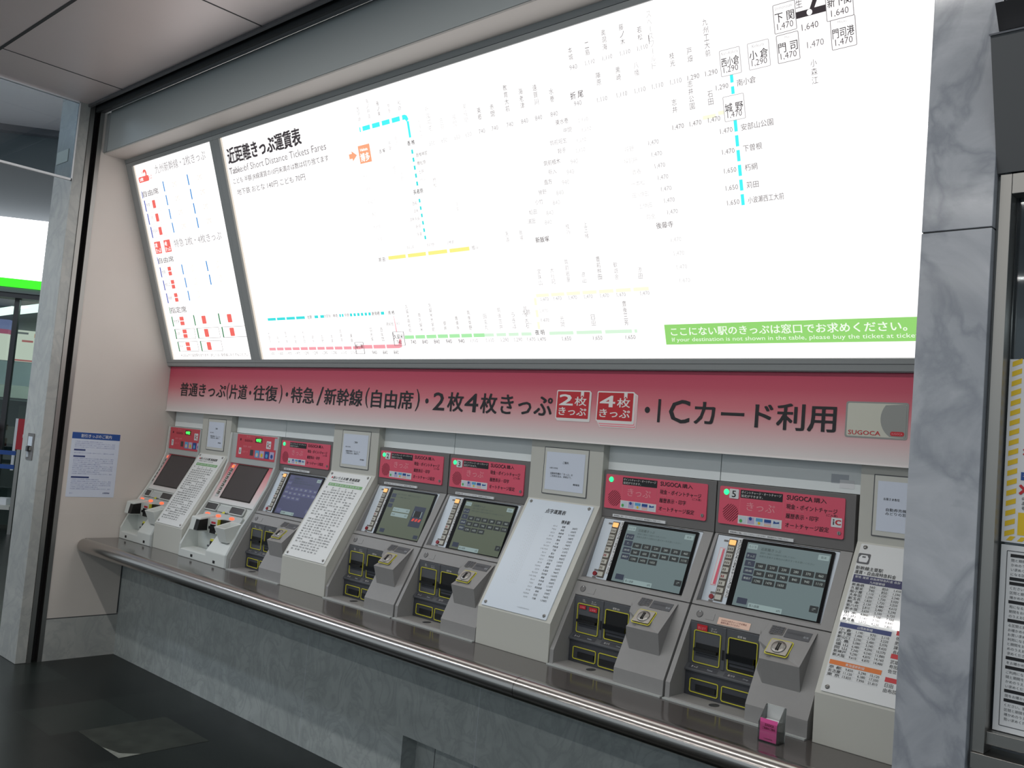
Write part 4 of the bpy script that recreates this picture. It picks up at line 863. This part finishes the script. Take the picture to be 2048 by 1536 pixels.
    for ua, ub, va, vb in ((0.022, 0.150, 0.252, 0.289), (0.300, 0.440, 0.252, 0.289)):
        m = MB(); S.rslab(m, ua, va, ub, vb, 0.005, -0.002, 0.0035, 'pad'); S.ring(m, ua-0.006, va-0.006, ub+0.006, vb+0.006, 0.008, 0.005, 'mwhite', -0.002, 0.006); bd(m, 'card_reader_pad')
    m = MB(); S.rslab(m, 0.165, 0.248, 0.285, 0.285, 0.004, -0.002, 0.0025, 'mgreywhite'); S.pl(m, [(0.225, 0.240), (0.262, 0.240), (0.255, 0.254), (0.245, 0.254)], 'yellow', 0.0035); bd(m, 'receipt_cover')
    m = MB(); S.rslab(m, 0.050, 0.203, 0.470, 0.237, 0.008, -0.02, 0.006, 'mgreywhite'); lb = bd(m, 'lamp_strip')
    for u in (0.095, 0.218, 0.366):
        m = MB(); S.dome(m, u, 0.220, 0.0095, 0.005, 'led_orange', 0.006, 16, 3.0); bd(m, 'slot_lamp', lb)
    # card reader hump, ticket mouth, money tray
    m = MB()
    m.hexa([(a(0.090), -0.05, 0.905), (a(0.19), -0.05, 0.905), (a(0.19), 0.06, 0.905), (a(0.09), 0.06, 0.905), (a(0.085), -0.035, 0.985), (a(0.19), -0.035, 0.985), (a(0.19), 0.06, 1.0), (a(0.085), 0.06, 1.0)], 'mwhite')
    hm = bd(m, 'card_reader', bevel=0.008, seg=3)
    m = MB(); m.hexa([(a(0.150), -0.0515, 0.912), (a(0.1915), -0.0515, 0.912), (a(0.1915), 0.012, 0.912), (a(0.15), 0.012, 0.912), (a(0.150), -0.039, 0.972), (a(0.1915), -0.039, 0.972), (a(0.1915), 0.012, 0.98), (a(0.15), 0.012, 0.98)], 'black'); bd(m, 'card_opening', hm)
    m = MB(); m.box(a(0.195), a(0.29), 0.02, 0.08, 0.90, 0.985, 'mwhite'); m.box(a(0.215), a(0.265), 0.005, 0.03, 0.925, 0.940, 'black'); m.box(a(0.21), a(0.27), 0.017, 0.03, 0.90, 0.95, 'black')
    f = Fr((x0, 0.02, 0), X, Z); f.quad(m, 0.218, 0.955, 0.266, 0.967, 'red_matte', 0.001); bd(m, 'ticket_slot')
    m = MB(); m.box(a(0.30), a(0.375), 0.028, 0.09, 0.90, 0.985, 'black'); m.box(a(0.29), a(0.30), 0.012, 0.09, 0.90, 0.985, 'mwhite'); m.box(a(0.2995), a(0.302), 0.010, 0.03, 0.90, 0.985, 'yellow'); m.box(a(0.305), a(0.36), 0.0, 0.03, 0.915, 0.93, 'gloss_black'); bd(m, 'bill_slot')
    m = MB()
    o8 = [(a(0.370), -0.050, 0.955), (a(0.485), -0.050, 0.955), (a(0.505), 0.045, 0.985), (a(0.385), 0.045, 0.985)]
    i8 = [(a(0.384), -0.038, 0.957), (a(0.474), -0.038, 0.957), (a(0.490), 0.034, 0.983), (a(0.397), 0.034, 0.983)]
    lo = [(a(0.395), -0.022, 0.875), (a(0.480), -0.022, 0.875), (a(0.50), 0.06, 0.89), (a(0.40), 0.06, 0.89)]
    li = [(a(0.405), -0.012, 0.92), (a(0.46), -0.012, 0.92), (a(0.475), 0.03, 0.94), (a(0.41), 0.03, 0.94)]
    m.mesh(o8+i8+lo+li, [(0, 1, 5, 4), (1, 2, 6, 5), (2, 3, 7, 6), (3, 0, 4, 7), (8, 9, 1, 0), (9, 10, 2, 1), (10, 11, 3, 2), (11, 8, 0, 3), (4, 5, 13, 12), (5, 6, 14, 13), (6, 7, 15, 14), (7, 4, 12, 15)], 'mwhite'); m.poly([li[0], li[1], li[2], li[3]], 'recess')
    bd(m, 'coin_tray', bevel=0.002)
    m = MB(); m.box(a(0.255), a(0.31), 0.006, 0.05, 0.795, 0.875, 'mwhite'); m.box(a(0.257), a(0.308), 0.002, 0.03, 0.858, 0.872, 'yellow'); m.box(a(0.300), a(0.308), 0.002, 0.03, 0.80, 0.86, 'yellow'); m.box(a(0.262), a(0.303), -0.003, 0.02, 0.80, 0.86, 'black'); m.box(a(0.25), a(0.312), -0.012, 0.0, 0.828, 0.838, 'slot'); bd(m, 'change_outlet')
    m = MB(); m.box(a(0.15), a(0.172), -0.0535, -0.05, 0.757, 0.772, 'black'); bd(m, 'vent_hole')
    m = MB(); m.box(a(0.40), a(0.422), -0.0535, -0.05, 0.757, 0.772, 'black'); bd(m, 'vent_hole')
    return t
white_machine(-0.055, 'white ticket machine with dark screen pushed against the cream wall', '7', (0.012, 0.447))
white_machine(0.79, 'white ticket machine with dark screen between narrow fare stand and violet screened machine', '6', (0.800, 1.330))

# ------------------------------------------------------------------ sloping fare stands
SA, SB = (-0.042, 0.892), (0.208, 1.336)
_s = math.hypot(SB[0]-SA[0], SB[1]-SA[1]); SD = ((SB[0]-SA[0])/_s, (SB[1]-SA[1])/_s)
STN = '赤間 朝倉街道 荒尾 飯塚 伊賀 石田 今宿 宇美 枝光 遠賀川 大野城 大牟田 小倉 折尾 海老津 香椎 春日 桂川 城戸南蔵院前 基山 教育大前 銀水 九産大前 久留米 黒崎 古賀 小竹 笹栗 笹原 雑餉隈 佐賀 下関 城野 新宮中央 新飯塚 水城 須恵 瀬高 千早 竹下 田主丸 筑前前原 長者原 天拝山 東郷 土井 戸畑 鳥栖 中間 中原 直方 西小倉 二日市 箱崎 羽犬塚 原田 原町 東福間 肥前旭 福間 福工大前 船小屋 水巻 南福岡 都府楼南 門司 門司港 柚須 八幡 夜明 吉塚 吉野 和白 渡瀬 若松'.split()
def stand(x0, w, label, kind):
    O = (x0, -0.04, ZC); t = thing('fare_stand', label, 'fare stand', O, 'white sloping fare stands between the machines')
    P = Fr((x0, SA[0], SA[1]), X, (0, SD[0], SD[1])); H = Fr((x0, 0.205, 0), X, Z)
    m = MB(); m.prism([(-0.040, ZC), SA, SB, (0.205, 1.583), (0.297, 1.583), (0.297, ZC)], x0, x0+w, 'stand'); m.build('body', t, O, bevel=0.002)
    fw = (0.076, 0.315) if w > 0.36 else (0.070, 0.285)
    if kind == 'D': fw = (0.043, 0.30)
    m = MB(); H.ring(m, fw[0], 1.360, fw[1], 1.556, 0.001, 0.003, 'ink_soft', -0.002, 0.0008); H.quad(m, fw[0]+0.003, 1.363, fw[1]-0.003, 1.553, 'stand2', 0.0005)
    nw = m.build('notice_window', t, O)
    m = MB(); H.quad(m, fw[0]+0.014, 1.378, fw[1]-0.018, 1.536, 'paperblue', 0.0014)
    uc = (fw[0]+fw[1])/2
    if kind != 'D':
        H.text(m, 'ご案内', uc, 1.49, 'ink', h=0.010, align='C', n=0.002, bold=.01); H.text(m, 'お客さま各位', fw[0]+0.036, 1.466, 'ink', h=0.007, n=0.002); H.text(m, '自動券売機の「きっぷ」の\nご利用方法は、係員まで。', fw[0]+0.042, 1.432, 'ink', h=0.020, w=0.12, n=0.002); H.text(m, '博多駅長', fw[1]-0.055, 1.405, 'ink', h=0.008, align='C', n=0.002, bold=.01)
    else:
        H.text(m, 'お客さま各位', 0.077, 1.476, 'ink', h=0.008, n=0.002, bold=.01); H.text(m, '自動券売機に関しましては\nみどりの窓口をご利用下さい', 0.085, 1.43, 'ink', h=0.022, w=0.17, n=0.002)
    m.build('notice', nw, O)
    pw = w-0.04
    m = MB(); P.rslab(m, 0.016, 0.008, 0.016+pw, 0.502, 0.004, 0.0, 0.004, 'panel_white' if kind == 'D' else 'panel_ice' if kind == 'C' else 'panel_matt'); fp = m.build('fare_panel', t, O)
    for u, v in ((0.032, 0.49), (0.016+pw-0.018, 0.49), (0.034, 0.023), (0.016+pw-0.016, 0.023)):
        m = MB(); P.dome(m, u, v, 0.0072, 0.005, 'steel', 0.004, 12); P.slab(m, u-0.005, v-0.0008, u+0.005, v+0.0008, 0.0085, 0.0095, 'black'); m.build('bolt', fp, O)
    m = MB(); n = 0.0048
    if kind in 'AB':
        P.quad(m, 0.046, 0.463, 0.056, 0.474, 'red', n); P.text(m, 'あいうえお順 普通運賃', 0.060, 0.460, 'ink', h=0.017, w=pw*0.66, n=n, bold=.02)
        P.text(m, '博多駅からの運賃です。(おとな片道)', 0.06, 0.447, 'ink_soft', h=0.008, w=pw*0.55, n=n)
        P.quad(m, 0.05, 0.420, pw-0.005, 0.437, 'green_ink', n); P.text(m, '駅名 運賃 駅名 運賃 駅名 運賃', 0.06, 0.424, 'paper', h=0.009, w=pw*0.75, n=n+.0006)
        cols = 5; cw = (pw-0.06)/cols; k = 0
        for c in range(cols):
            u = 0.042+cw*c
            P.text(m, 'あかさたな'[c], u+0.002, 0.404, 'ink', h=0.010, n=n)
            for r_ in range(25):
                v = 0.392-0.0145*r_
                if (r_*7+c*3) % 11 == 0 or (c == 4 and r_ > 21): continue
                nm = STN[k % len(STN)]; k += 1
                P.text(m, nm, u, v, 'ink', h=0.0085, n=n, maxw=cw*0.52); P.text(m, str(160+((k*37) % 15)*10*((k % 7)+1)), u+cw*0.86, v, 'ink_soft', h=0.0075, n=n, align='R', maxw=cw*0.32)
    elif kind == 'C':
        P.text(m, '点字運賃表', 0.132, 0.446, 'ink', h=0.020, w=0.107, n=n, bold=.02); P.text(m, '博多駅', 0.236, 0.408, 'ink', h=0.016, w=0.044, n=n, bold=.02)
        fares = ['160円', '210円', '230円', '280円', '370円', '460円', '560円', '650円', '740円', '840円', '940円', '1,110円', '1,290円', '1,470円', '1,650円']
        nm = ['香椎', '赤間', '海老津', '折尾', '黒崎', '小倉', '門司港', '下関', '直方', '新飯塚', '二日市', '原田', '鳥栖', '久留米', '羽犬塚', '瀬高', '大牟田', '佐賀', '筑前前原', '夜明', '日田', '行橋']
        for r_ in range(22):
            v = 0.391-0.0150*r_; e = 0.0007*r_
            P.text(m, nm[r_], 0.258+e*0.4, v, 'ink', h=0.0085, n=n, align='C', maxw=0.04); P.text(m, ['カシイ', 'アカマ', 'エビツ', 'オリオ', 'クロサキ', 'コクラ', 'モジコウ', 'シモノセキ'][r_ % 8], 0.225+e*0.3, v, 'ink_soft', h=0.0065, n=n, align='R', maxw=0.045)
            P.text(m, fares[(r_*4+3) % 15], 0.328, v-0.001, 'ink_soft', h=0.009, n=n, align='R')
        for r_ in range(20):
            v = 0.425-0.0155*r_
            for c in range(6): P.disc(m, 0.078+0.010*c+0.0006*r_, v+0.002*((c*5+r_) % 3), 0.0013, 'ink_faint', n-.0004, 6)
            for c in range(4): P.disc(m, 0.098+0.010*c+0.0006*r_, v-0.006, 0.0013, 'ink_faint', n-.0004, 6)
        P.text(m, '九州旅客鉄道株式会社', 0.20, 0.030, 'ink_faint', h=0.006, n=n)
    else:
        P.rrect(m, 0.017, 0.432, 0.056, 0.468, 0.004, 'ink_soft', n); P.pl(m, [(0.023, 0.440), (0.050, 0.440), (0.052, 0.452), (0.046, 0.462), (0.027, 0.462), (0.021, 0.452)], 'paper', n+.0005); P.quad(m, 0.031, 0.453, 0.042, 0.458, 'ink_soft', n+.001); P.quad(m, 0.024, 0.4375, 0.049, 0.440, 'paper', n+.0005)
        P.text(m, '新幹線主要駅', 0.020, 0.411, 'ink', h=0.013, w=0.085, n=n, bold=.01); P.text(m, '運賃・自由席特急料金', 0.020, 0.396, 'ink', h=0.013, w=0.128, n=n, bold=.01)
        def table(v0, hcol, title, rows, hh=0.014, dv=0.0117):
            P.quad(m, 0.020, v0-hh, 0.176, v0, hcol, n); P.text(m, title, 0.098, v0-hh+0.002, 'paper', h=0.009, align='C', n=n+.0005)
            for i, (s, x, y, z) in enumerate(rows):
                v = v0-hh-0.0125-dv*i
                P.text(m, s, 0.022, v, 'ink', h=0.0095, w=0.038, n=n, bold=.008)
                for k, q in enumerate((x, y, z)): P.text(m, q, 0.095+0.039*k, v, 'ink', h=0.0085, align='R', n=n)
                P.quad(m, 0.021, v-0.002, 0.176, v-0.0016, 'ink_faint', n-.0003)
            for uu in (0.062, 0.098, 0.137): P.quad(m, uu, v0-hh-0.0125-dv*(len(rows)-1)-0.002, uu+0.0004, v0-hh, 'ink_faint', n-.0003)
        P.quad(m, 0.020, 0.379, 0.176, 0.393, 'navy', n); P.text(m, '駅名 運賃 自由席特急料金 合計', 0.026, 0.382, 'paper', h=0.008, w=0.14, n=n+.0005)
        table(0.379, 'navy', '九州新幹線', [('新鳥栖', '560', '850', '1,410'), ('久留米', '740', '850', '1,590'), ('船小屋', '1,110', '1,230', '2,340'), ('大牟田', '1,290', '1,730', '3,020'), ('新玉名', '1,820', '1,730', '3,550'), ('熊 本', '2,130', '2,480', '4,610'), ('新八代', '2,810', '2,480', '5,290'), ('新水俣', '3,620', '3,100', '6,720'), ('出 水', '4,000', '3,100', '7,100'), ('川 内', '5,140', '3,700', '8,840'), ('鹿児島', '5,570', '4,230', '9,800')], 0.012)
        table(0.229, 'ink_blue', '山陽新幹線', [('小 倉', '1,140', '970', '2,110'), ('新下関', '1,490', '1,730', '3,220'), ('新山口', '2,590', '2,480', '5,070'), ('広 島', '5,080', '3,340', '8,420'), ('福 山', '6,480', '4,090', '10,570'), ('岡 山', '7,340', '4,540', '11,880'), ('新神戸', '9,290', '4,870', '14,160'), ('新大阪', '9,610', '4,870', '14,480')])
        table(0.108, 'orange', '東海道新幹線', [('京 都', '9,830', '5,290', '15,120'), ('名古屋', '11,120', '6,380', '17,500'), ('東 京', '13,820', '7,990', '21,810')])
        for v, ss in ((0.236, '佐賀\n肥前\n諫早\n長崎'), (0.164, '武雄\n有田\n佐世保'), (0.092, '日田\n由布院')):
            P.quad(m, 0.19, v-0.014, 0.34, v, 'red', n); P.text(m, ss, 0.192, v-0.018-0.0135*len(ss.split('\n')), 'ink', h=0.0135*len(ss.split('\n')), n=n)
    m.build('lettering', fp, O)
    return t
stand(0.450, 0.345, 'white sloping fare stand with kana ordered list between the two white machines', 'A')
stand(1.843, 0.377, 'white sloping fare stand with kana ordered list between violet screen and machine 2', 'B')
stand(3.256, 0.386, 'white sloping fare stand with pale braille fare table', 'C')
stand(4.686, 0.400, 'white sloping fare stand with bullet train fare tables beside the marble pillar', 'D')

# ------------------------------------------------------------------ leaflet holder on the counter
O = (4.61, -0.15, ZC); t = thing('leaflet_holder', 'small clear acrylic holder with pink leaflet standing on the counter below machine 5', 'leaflet holder', O)
m = MB(); m.box(4.580, 4.642, -0.132, -0.128, ZC, 0.845, 'frosted'); m.box(4.580, 4.583, -0.178, -0.132, ZC, 0.80, 'acrylic'); m.box(4.639, 4.642, -0.178, -0.132, ZC, 0.80, 'acrylic'); m.box(4.580, 4.642, -0.178, -0.175, ZC, 0.800, 'acrylic_front'); m.box(4.580, 4.642, -0.178, -0.128, ZC, ZC+0.003, 'acrylic')
for xx in (4.580, 4.639): m.prism([(-0.178, 0.80), (-0.132, 0.80), (-0.132, 0.845), (-0.136, 0.845)], xx, xx+0.003, 'acrylic')
m.build('case', t, O)
m = MB(); m.box(4.5835, 4.6385, -0.1745, -0.1725, ZC+0.004, 0.811, 'magenta'); F2 = Fr((4.5835, -0.1745, ZC), X, Z); F2.text(m, 'SUGOCA', 0.016, 0.047, 'dark_red_ink', h=0.007, w=0.028, n=0.0006, bold=.03); F2.text(m, 'ご利用のご案内', 0.008, 0.037, 'dark_red_ink', h=0.007, w=0.040, n=0.0006, bold=.02); F2.text(m, '九州旅客鉄道', 0.014, 0.009, 'dark_red_ink', h=0.004, w=0.028, n=0.0006)
m.build('leaflet', t, O)
m = MB(); m.box(4.586, 4.636, -0.170, -0.136, ZC+0.004, 0.804, 'paper'); m.build('leaflet_stack', t, O)

# ------------------------------------------------------------------ poster on the cream wall
O = (0.0, -0.27, 1.0); t = thing('wall_notice', 'white printed notice with blue header taped to the cream wall', 'notice', O)
P = Fr((0.0, -0.412, 1.0), Y, Z)
m = MB(); P.slab(m, 0.0, 0.0, 0.300, 0.402, 0.0, 0.0015, 'paperblue'); m.build('sheet', t, O)
m = MB(); P.quad(m, 0.0, 0.362, 0.300, 0.402, 'blue', 0.002); P.text(m, '割引きっぷのご案内', 0.055, 0.371, 'paper', h=0.022, w=0.19, n=0.0025, bold=.01)
for v, w in ((0.288, 0.07), (0.248, 0.072), (0.118, 0.11)): P.quad(m, 0.02, v, 0.02+w, v+0.010, 'ink_blue', 0.002)
body = 'ご利用になる区間と期間をお確かめのうえお買い求めください。割引きっぷは窓口および指定席券売機で発売しています。'
for i in range(26):
    v = 0.342-0.0118*i
    if any(abs(v-q) < 0.012 for q in (0.292, 0.252, 0.122)): continue
    k = (i*5) % 20; P.text(m, body[k:k+(26 if i % 4 else 17)], 0.022, v, 'ink_lav', h=0.0075, w=0.25 if i % 4 else 0.17, n=0.002)
P.text(m, '九州旅客鉄道', 0.225, 0.022, 'ink_blue', h=0.009, w=0.045, n=0.002, bold=.02); P.text(m, '2014', 0.02, 0.02, 'ink_lav', h=0.007, n=0.002)
m.build('printing', t, O)
# shutter key switch and plate on the left pillar
O = (-0.155, -0.592, 1.29); t = thing('key_switch', 'small steel shutter switch box on the marble pillar by the shop', 'switch', O)
m = MB(); f = Fr((-0.155, -0.592, 1.29), X, Z); f.rslab(m, -0.05, -0.082, 0.05, 0.082, 0.004, 0.0, 0.004, 'mgrey_dark'); m.build('plate', t, O)
m = MB(); f.slab(m, -0.032, 0.005, 0.032, 0.062, 0.004, 0.007, 'panel_ice'); f.slab(m, -0.034, -0.066, -0.004, -0.03, 0.004, 0.008, 'ink_faint'); m.build('label', t, O)
m = MB(); f.slab(m, -0.020, -0.03, 0.006, 0.002, 0.004, 0.02, 'dark_metal'); f.slab(m, 0.012, -0.022, 0.03, -0.002, 0.004, 0.012, 'steel_bright'); m.build('handle', t, O)
O = (-0.17, -0.592, 3.12); m = MB(); f = Fr(O, X, Z); f.slab(m, -0.11, -0.04, 0.07, 0.04, 0.0, 0.003, 'card_a'); tag(m.build('label_plate', None, O), 'blank cream label plate high on the marble pillar behind the ceiling glass', 'plate')

# ------------------------------------------------------------------ ticket office window at the right
b = MB(); b.box(5.2525, 5.2585, -0.50, 0.2, 0, 2.262, 'shop_grey'); b.box(5.259, 9.5, -0.46, 0.2, 0, 0.93, 'marble_pillar'); struct(b.build('wall_right'))
b = MB(); b.box(5.2525, 9.5, -0.40, 0.45, 2.263, 3.5, 'dark_wall'); struct(b.build('wall_right_upper'))
b = MB()
b.box(5.259, 5.284, -0.512, -0.45, 0.9655, 2.262, 'steel'); b.box(5.2845, 9.4, -0.512, -0.45, 2.215, 2.262, 'steel'); b.box(5.284, 9.4, -0.50, -0.45, 0.985, 1.012, 'steel'); b.box(5.259, 9.4, -0.52, -0.44, 0.93, 0.965, 'steel'); b.box(5.259, 5.264, -0.512, -0.461, 0, 0.929, 'steel')
b.box(5.286, 5.292, -0.464, -0.455, 1.012, 2.215, 'dark_metal')
struct(b.build('trim_office_window', bevel=0.001))
b = MB(); b.box(5.284, 9.4, -0.472, -0.466, 1.012, 2.215, 'glass'); struct(b.build('window_2'))
b = MB(); b.box(5.30, 9.4, 1.2, 1.25, 0.0, 3.4, 'dark_wall'); struct(b.build('wall_office'))
m = MB(); m.box(5.35, 7.5, 0.4, 0.46, 2.055, 2.09, 'shop_tube'); tag(m.build('office_lamp', None, (5.35, 0.4, 2.05)), 'white tube lamp glimpsed through the ticket office glass', 'lamp')
O = (5.44, -0.474, 1.43); t = thing('warning_poster', 'yellow striped warning poster on the ticket office window', 'poster', O)
P = Fr((5.288, -0.4735, 1.428), X, Z)
m = MB(); P.slab(m, 0, 0, 0.30, 0.412, 0.0, 0.0012, 'paper'); m.build('sheet', t, O)
m = MB()
for i in range(18):
    v = 0.012+0.0225*i
    P.pl(m, [(0.006, v), (0.026, v+0.008), (0.026, v+0.0195), (0.006, v+0.0115)], 'hazard', 0.0018)
for i in range(13): P.pl(m, [(0.01+0.022*i, 0.004), (0.021+0.022*i, 0.004), (0.029+0.022*i, 0.014), (0.018+0.022*i, 0.014)], 'hazard', 0.0018)
P.pl(m, [(0.034, 0.40), (0.034, 0.352), (0.06, 0.33), (0.28, 0.33), (0.28, 0.405), (0.036, 0.405)], 'hazard', 0.0018); P.quad(m, 0.032, 0.018, 0.29, 0.068, 'hazard', 0.0018)
P.text(m, 'O', 0.034, 0.318, 'ink_blue', h=0.034, w=0.03, n=0.0024, bold=.04); P.quad(m, 0.040, 0.268, 0.10, 0.286, 'blue', 0.0018); P.quad(m, 0.034, 0.140, 0.10, 0.158, 'blue', 0.0018); P.text(m, 'その他', 0.038, 0.144, 'paper', h=0.010, n=0.0024)
P.text(m, '×', 0.036, 0.196, 'red', h=0.014, w=0.014, n=0.0024, bold=.03); P.text(m, '×', 0.032, 0.108, 'red', h=0.022, w=0.022, n=0.0024, bold=.04)
P.quad(m, 0.044, 0.172, 0.066, 0.196, 'hazard', 0.0018); P.quad(m, 0.044, 0.172, 0.047, 0.196, 'ink', 0.002)
P.text(m, 'のお取扱いは\nあらかじめ\nものを除く', 0.038, 0.074, 'ink', h=0.030, w=0.07, n=0.0024)
m.build('printing', t, O)
O = (5.44, -0.474, 1.0); t = thing('rules_notice', 'white framed notice of dense small print below the yellow warning poster', 'notice', O)
P = Fr((5.289, -0.4735, 1.014), X, Z)
m = MB(); P.slab(m, 0, 0, 0.30, 0.408, 0.0, 0.0012, 'paper'); m.build('sheet', t, O)
m = MB(); P.ring(m, 0.012, 0.012, 0.29, 0.396, 0.002, 0.0015, 'ink_soft', 0.0012, 0.0018)
for i in range(36):
    v = 0.382-0.0102*i
    if i in (0, 5, 6, 10, 14, 22, 24, 29, 31): P.quad(m, 0.020, v, 0.10, v+0.007, 'ink', 0.0018)
    else:
        k = (i*7) % 25; P.text(m, (body+body)[k:k+22], 0.022, v, 'ink_soft', h=0.0066, w=0.16, n=0.0018)
m.build('printing', t, O)
# tilted unlit signboard over that window
O = (5.245, -0.515, 2.265); t = thing('tilted_signboard', 'dark grey tilted signboard above the ticket office window beside the pillar', 'signboard', O)
P = Fr((5.240, -0.515, 2.265), X, (0, -0.34, 1))
m = MB(); P.slab(m, 0.012, 0.0, 3.5, 0.305, -0.05, 0.0, 'dark_wall'); m.build('panel', t, O)
m = MB(); P.slab(m, 0.010, 0.305, 3.5, 0.309, -0.05, 0.004, 'rail'); m.build('top_edge', t, O)
b = MB(); b.prism([(-0.60, 2.635), (-0.56, 2.585), (-0.45, 2.585), (-0.45, 2.635)], 5.254, 9.4, 'dark_metal'); b.box(5.256, 9.4, -0.53, -0.45, 2.64, 3.44, 'dark_wall'); struct(b.build('trim_bulkhead'))

# ------------------------------------------------------------------ shop across the hall
ang = math.radians(53); U = Vector((math.cos(ang), math.sin(ang), 0))
S0 = Vector((-5.20, 3.10, 0)); SH = Fr(S0, U, Z)      # shop front, u along it
rot = ang
b = MB(); SH.slab(b, -6, 3.83, 3, 5.0, -0.2, 0.0, 'shop_grey'); SH.slab(b, -6, 4.92, 3, 5.0, 0.0, 0.12, 'rail'); struct(b.build('wall_shop_fascia'))
b = MB(); SH.slab(b, -6, 0, 3, 3.1, -3.3, -3.2, 'shop_grey'); struct(b.build('wall_shop_back'))
b = MB(); SH.slab(b, -6, 3.05, 3, 3.1, -3.2, -0.2, 'ceil'); SH.slab(b, -6, 3.045, 3, 3.05, -0.75, -0.66, 'paper'); SH.slab(b, -6, 3.045, 3, 3.05, -0.40, -0.33, 'paper'); struct(b.build('ceiling_shop'))
o3 = SH.p(-2.2, 2.85, 0)
t = thing('shop_sign', 'glowing white shop sign box with bright green stripe across the hall', 'sign', o3)
m = MB(); SH.slab(m, -6, 3.07, 3, 3.82, 0.0, 0.2, 'shop_white'); m.build('lit_face', t, o3)
m = MB(); SH.slab(m, -6, 2.965, 3, 3.07, 0.0, 0.2, 'shop_green'); m.build('green_stripe', t, o3)
m = MB(); SH.slab(m, -6, 2.90, 3, 2.965, 0.0, 0.18, 'shop_grey'); SH.slab(m, -6, 2.84, 3, 2.90, -0.1, 0.15, 'dark_metal'); m.build('casing', t, o3)
b = MB(); SH.slab(b, -6, 0.05, 3, 2.84, 0.0, 0.012, 'glass_shop'); struct(b.build('window_3'))
b = MB()
for u in (-3.2, -2.19, -1.2, -0.2): SH.slab(b, u-0.028, 0.0, u+0.028, 2.84, -0.03, 0.04, 'dark_metal')
struct(b.build('trim_shop_mullions'))
def shopthing(name, lab, cat, parts, group=None):
    m = MB()
    for q in parts: SH.slab(m, *q)
    c = SH.p((parts[0][0]+parts[0][2])/2, parts[0][1], parts[0][5])
    return tag(m.build(name, None, c), lab, cat, group)
for (xa, ya), (xb, yb), lb in (((-8.30, 1.70), (-7.64, 1.67), 'white tube lamp under the shop ceiling, far end behind the glass mullion'), ((-7.56, 1.715), (-6.77, 1.70), 'white tube lamp under the shop ceiling beside the marble pillar')):
    m = MB(); m.tube([(xa, ya, 2.80), (xb, yb, 2.80)], 0.055, 'shop_tube', 10); tag(m.build('shop_lamp', None, (xa, ya, 2.80)), lb, 'lamp', 'tube lamps under the shop ceiling')
shopthing('menu_board', 'lit white menu board with red lines above the shop shelves, next to the pillar', 'menu board', [(-3.22, 2.20, -2.2, 2.68, -3.18, -3.0, 'menu_lit'), (-3.22, 2.20, -2.2, 2.225, -3.0, -2.99, 'menu_red'), (-3.08, 2.50, -2.92, 2.53, -3.0, -2.99, 'menu_red'), (-2.91, 2.58, -2.6, 2.64, -3.0, -2.99, 'lit_orange'), (-3.17, 2.62, -3.0, 2.65, -3.0, -2.99, 'lit_grey')], 'menu boards at the back of the shop')
shopthing('menu_board', 'lit menu board with violet header and pink stripe at the edge of the view', 'menu board', [(-5.2, 2.20, -3.29, 2.60, -3.18, -3.0, 'menu_lit'), (-5.2, 2.60, -3.29, 2.67, -3.18, -2.99, 'menu_pink'), (-5.2, 2.67, -3.29, 2.82, -3.18, -2.99, 'menu_blue')], 'menu boards at the back of the shop')
shopthing('back_panel', 'pale blue panel below the lit menu board in the shop', 'panel', [(-5.2, 1.80, -2.83, 2.18, -2.98, -2.9, 'panel_ice'), (-2.72, 1.9, -2.66, 2.1, -2.98, -2.9, 'shop_grey')])
shopthing('serving_canopy', 'beige band of the serving counter front in the shop', 'canopy', [(-5.0, 1.62, -1.6, 1.80, -2.5, -2.0, 'stand'), (-5.0, 1.60, -1.6, 1.62, -2.5, -2.0, 'dark_metal')])
shopthing('goods_shelf', 'dark brown goods shelf in shadow behind the shop glass', 'shelf', [(-4.0, 0.3, -1.7, 1.58, -2.6, -2.3, 'pad'), (-2.75, 1.25, -2.45, 1.52, -2.3, -2.2, 'btn_brown'), (-2.4, 1.1, -2.2, 1.4, -2.3, -2.2, 'stand'), (-3.0, 0.95, -2.4, 1.2, -2.3, -2.2, 'btn_brown')])
shopthing('shop_banner', 'red vertical banner with white edge beside the marble pillar', 'banner', [(-2.0, 0.98, -1.80, 1.36, 0.06, 0.075, 'red_matte'), (-2.03, 0.72, -2.0, 1.36, 0.05, 0.075, 'paper'), (-1.93, 1.13, -1.90, 1.17, 0.075, 0.078, 'paper')])
shopthing('traffic_cone', 'small orange and red cone shaped stand behind the blue bars', 'cone', [(-2.30, 1.00, -2.19, 1.10, 0.1, 0.2, 'red'), (-2.27, 1.10, -2.22, 1.20, 0.12, 0.18, 'paper'), (-2.30, 1.20, -2.20, 1.27, 0.1, 0.2, 'orange')])
shopthing('cup_tray', 'low white table with cups at the foot of the shop window', 'table', [(-2.6, 0.28, -1.85, 0.32, 0.1, 0.5, 'stand'), (-2.24, 0.32, -2.11, 0.48, 0.2, 0.35, 'paper'), (-2.05, 0.32, -1.94, 0.40, 0.2, 0.35, 'paper'), (-2.16, 0.32, -2.12, 0.40, 0.36, 0.42, 'ink')])
o3 = SH.p(-2.6, 0, 0.5)
t = thing('guard_rail', 'blue two bar barrier standing in front of the shop', 'barrier', o3)
for z in (0.93, 0.765):
    m = MB(); SH.slab(m, -4.2, z, -1.84, z+0.05, 0.50, 0.53, 'blue'); m.build('bar', t, o3)
for u in (-3.6, -1.83):
    m = MB(); SH.slab(m, u, 0.0, u+0.04, 1.0, 0.49, 0.54, 'steel'); m.build('post', t, o3)
